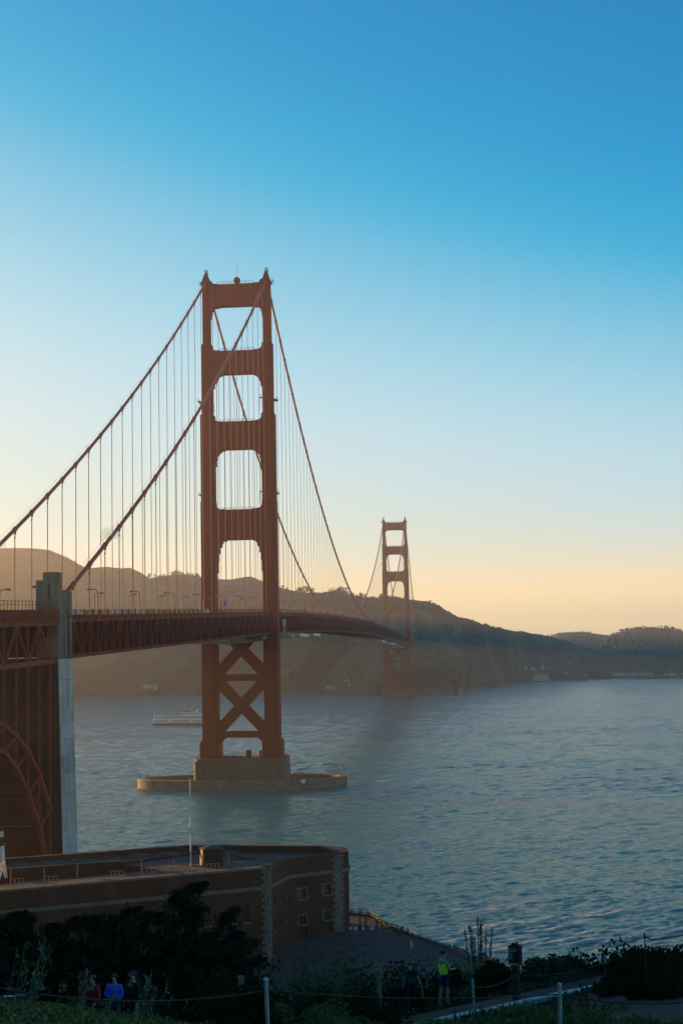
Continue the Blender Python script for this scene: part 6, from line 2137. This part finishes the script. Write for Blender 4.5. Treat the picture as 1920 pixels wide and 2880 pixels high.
# ------------------------------------------------------------------ far shore town, rocks, breakwater
def house(label, pa, pb, yt, yb, depth, roof='houseroof', gable=.35, wall='house'):
    depth = min(depth, surf((pa + pb) / 2, yb) - 6)
    A = at(pa, yb, depth); B = at(pb, yb, depth); T_ = at(pa, yt, depth)
    w = (B - A).length; hgt = T_.z - A.z; c = (A + B) / 2
    t = thing('house', label, 'house', (c.x, c.y, A.z - 1), YAW * .8, 'white buildings on the far shore')
    mb = MB(); mb.box(-w / 2, w / 2, -6, 6, -3, 1 + hgt * (1 - gable)); mb.build('wall', M[wall], t, local=True)
    mb = MB(); z0 = 1 + hgt * (1 - gable) + .01; mb.prism([(-6.6, z0), (6.6, z0), (0, z0 + hgt * gable)], lambda u, v, d: (d, u, v), -w / 2 - .5, w / 2 + .5); mb.build('roof', M[roof], t, local=True)
    k = max(2, int(w / 5)); wm_ = MB(); wm_.box(-.6, .6, -.06, .06, 0, 1.4); wm_ = wm_.mesh('window', M['glass'])
    for i in range(k): linkmesh('window', wm_, t, (-w / 2 + w * (i + .5) / k, -6.06, 1 + hgt * (1 - gable) * .35))


HS = [(1498, 1541, 1892, 1910, 2960, 'large pale shed at the shore beside the pier'), (1471, 1480, 1870, 1879, 3250, 'small white gabled house left of the white hillside row'), (1484, 1505, 1875, 1882, 3250, 'long white house on the slope above the large shed'), (1519, 1528, 1868, 1880, 3260, 'tall white gabled house above the large shed'), (1533, 1538, 1872, 1882, 3260, 'narrow white house right of the tall gabled one'), (1585, 1594, 1882, 1893, 3250, 'red roofed house alone between the shed and the white row'),
      (1634, 1660, 1893, 1901, 3250, 'long low grey-white building at the start of the shore row'), (1694, 1716, 1888, 1898, 3280, 'white building in the middle of the shore row'), (1718, 1756, 1889, 1897, 3280, 'longest white building in the shore row'), (1762, 1792, 1890, 1897, 3290, 'white building right of the longest shore building'), (1796, 1806, 1885, 1897, 3300, 'taller pale building near the right of the shore row'), (1808, 1838, 1890, 1899, 3270, 'low pale building before the mast'), (1865, 1899, 1892, 1899, 3230, 'white building behind the breakwater mast'), (1916, 1935, 1890, 1899, 3230, 'white building cut by the right edge')]
for a, b, yt, yb, d, lb in HS: house(lb, a, b, yt, yb, d)
t = thing('flag_mast', 'thin pale mast standing at the far breakwater on the right', 'mast', onplane(1885, 1908, 2, 2))
mb = MB(); mb.tube([(0, 0, 0), (0, 0, 19)], [.45, .25], 6); mb.build('pole', M['white_metal'], t, local=True)
mb = MB(); mb.box(-2, 2, -.15, .15, 13, 13.4); mb.build('yard', M['white_metal'], t, local=True)


def jetty(label, pa, pb, depth, hgt, m, name):
    A = at(pa, 1900, depth); B = at(pb, 1900, depth); t = thing(name, label, name.replace('_', ' '), (A.x, A.y, 0))
    mb = MB(); d = Vector((B.x - A.x, B.y - A.y, 0)); L = d.length; d /= L; nr = Vector((-d.y, d.x, 0))
    mb.obox(Vector((A.x, A.y, hgt / 2 - .5)) + d * L / 2, (d, nr, Vector((0, 0, 1))), (L, 9, hgt + 1)); mb.build('body', M[m], t)
    mb = MB()
    for k in range(int(L / 9)):
        p = Vector((A.x, A.y, 0)) + d * (k * 9 + 3) - nr * 4.8; mb.cbox((p.x, p.y, hgt / 2), (2.2, 2.2, hgt + 2))
    mb.build('piles', M[m], t)


jetty('dark timber pier in front of the large pale shed', 1538, 1651, 2980, 4.2, 'rock_brown', 'pier')
jetty('low stone breakwater at the right edge of the far shore', 1790, 2060, 3060, 3.0, 'rock', 'breakwater')
t = thing('sailboat', 'tiny sailboat with a pale sail near the far pier', 'sailboat', onplane(1470, 1915, 2, 0))
mb = MB(); mb.prism(hullplan(4.5, 1.3, 0, 0, .5), lambda u, v, d: (u, v, d), -.2, 1); mb.build('hull', M['white_metal'], t, local=True)
mb = MB(); mb.prism([(-2, 1.2), (2.2, 1.4), (.3, 8)], lambda u, v, d: (u, d, v), -.04, .04); mb.build('sail', M['wrapwhite'], t, local=True)


def searock(label, px, pyb, wpx, hpx, m, seed, depth=None):
    p = onplane(px, pyb, 2, 0) if depth is None else at(px, pyb, depth)
    dd = (p - CAM).dot(FW); w = wpx * dd / FPX / 2; h_ = hpx * dd / FPX
    me = rockmesh('sea_rock', (w, w * .8, h_ * .95), seed, M[m])
    o = linkmesh('sea_rock', me, None, (p.x, p.y, p.z if depth else 0)); tag(o, label, 'rock', 'rocks along the far shore')


searock('brown sea stack standing off the point', 1399, 1932, 46, 38, 'rock_brown', 3)
searock('pale tipped rock at the tip of the headland', 1292, 1955, 20, 18, 'rock_tip', 5)
searock('brown rock beside the pale one at the headland tip', 1262, 1955, 40, 20, 'rock_brown', 6)
searock('low brown rock at the foot of the headland', 1225, 1956, 50, 16, 'rock_brown', 8)
rgk = random.Random(4)
for ci, (cx_, cy_, rx_, ry_, nn, where) in enumerate(((422, 1934, 20, 9, 14, 'white guano boulder in the cluster on the left far shore'), (930, 1934, 11, 7, 7, 'white guano boulder at the shore left of the far tower'), (985, 1920, 14, 9, 6, 'pale boulder on the cliff just left of the far tower'))):
    for k in range(nn):
        px = cx_ + rgk.uniform(-1, 1) * rx_; py = cy_ + rgk.uniform(-1, 1) * ry_ * (1 - abs(px - cx_) / rx_ * .6)
        w = rgk.uniform(4, 10); searock(where, px, py, w, w * rgk.uniform(.4, .7), 'rock_pale', 50 + ci * 20 + k, surf(px, py) - 2)
# white building below the deck behind the far tower
house('tall pale building on the slope just right of the far tower', 1188, 1194, 1818, 1846, 2380, 'conc_old', .1, 'conc_old')
mb = MB()

# ------------------------------------------------------------------ air
mb = MB(); mb.box(-8800, 8800, -880, 9300, -6, 285)
hz_ = mb.build('haze', None or M['dark_metal'])
hm = bpy.data.materials.new('haze'); hm.use_nodes = True
nt = hm.node_tree; nt.nodes.clear()
pv = nt.nodes.new('ShaderNodeVolumePrincipled')
pv.inputs['Density'].default_value = HAZE_DENSITY
pv.inputs['Color'].default_value = (*HAZE_COLOR, 1)
pv.inputs['Anisotropy'].default_value = HAZE_ANISO
om = nt.nodes.new('ShaderNodeOutputMaterial')
nt.links.new(pv.outputs[0], om.inputs['Volume'])
hz_.data.materials.clear(); hz_.data.materials.append(hm)
tag(hz_, kind='stuff')
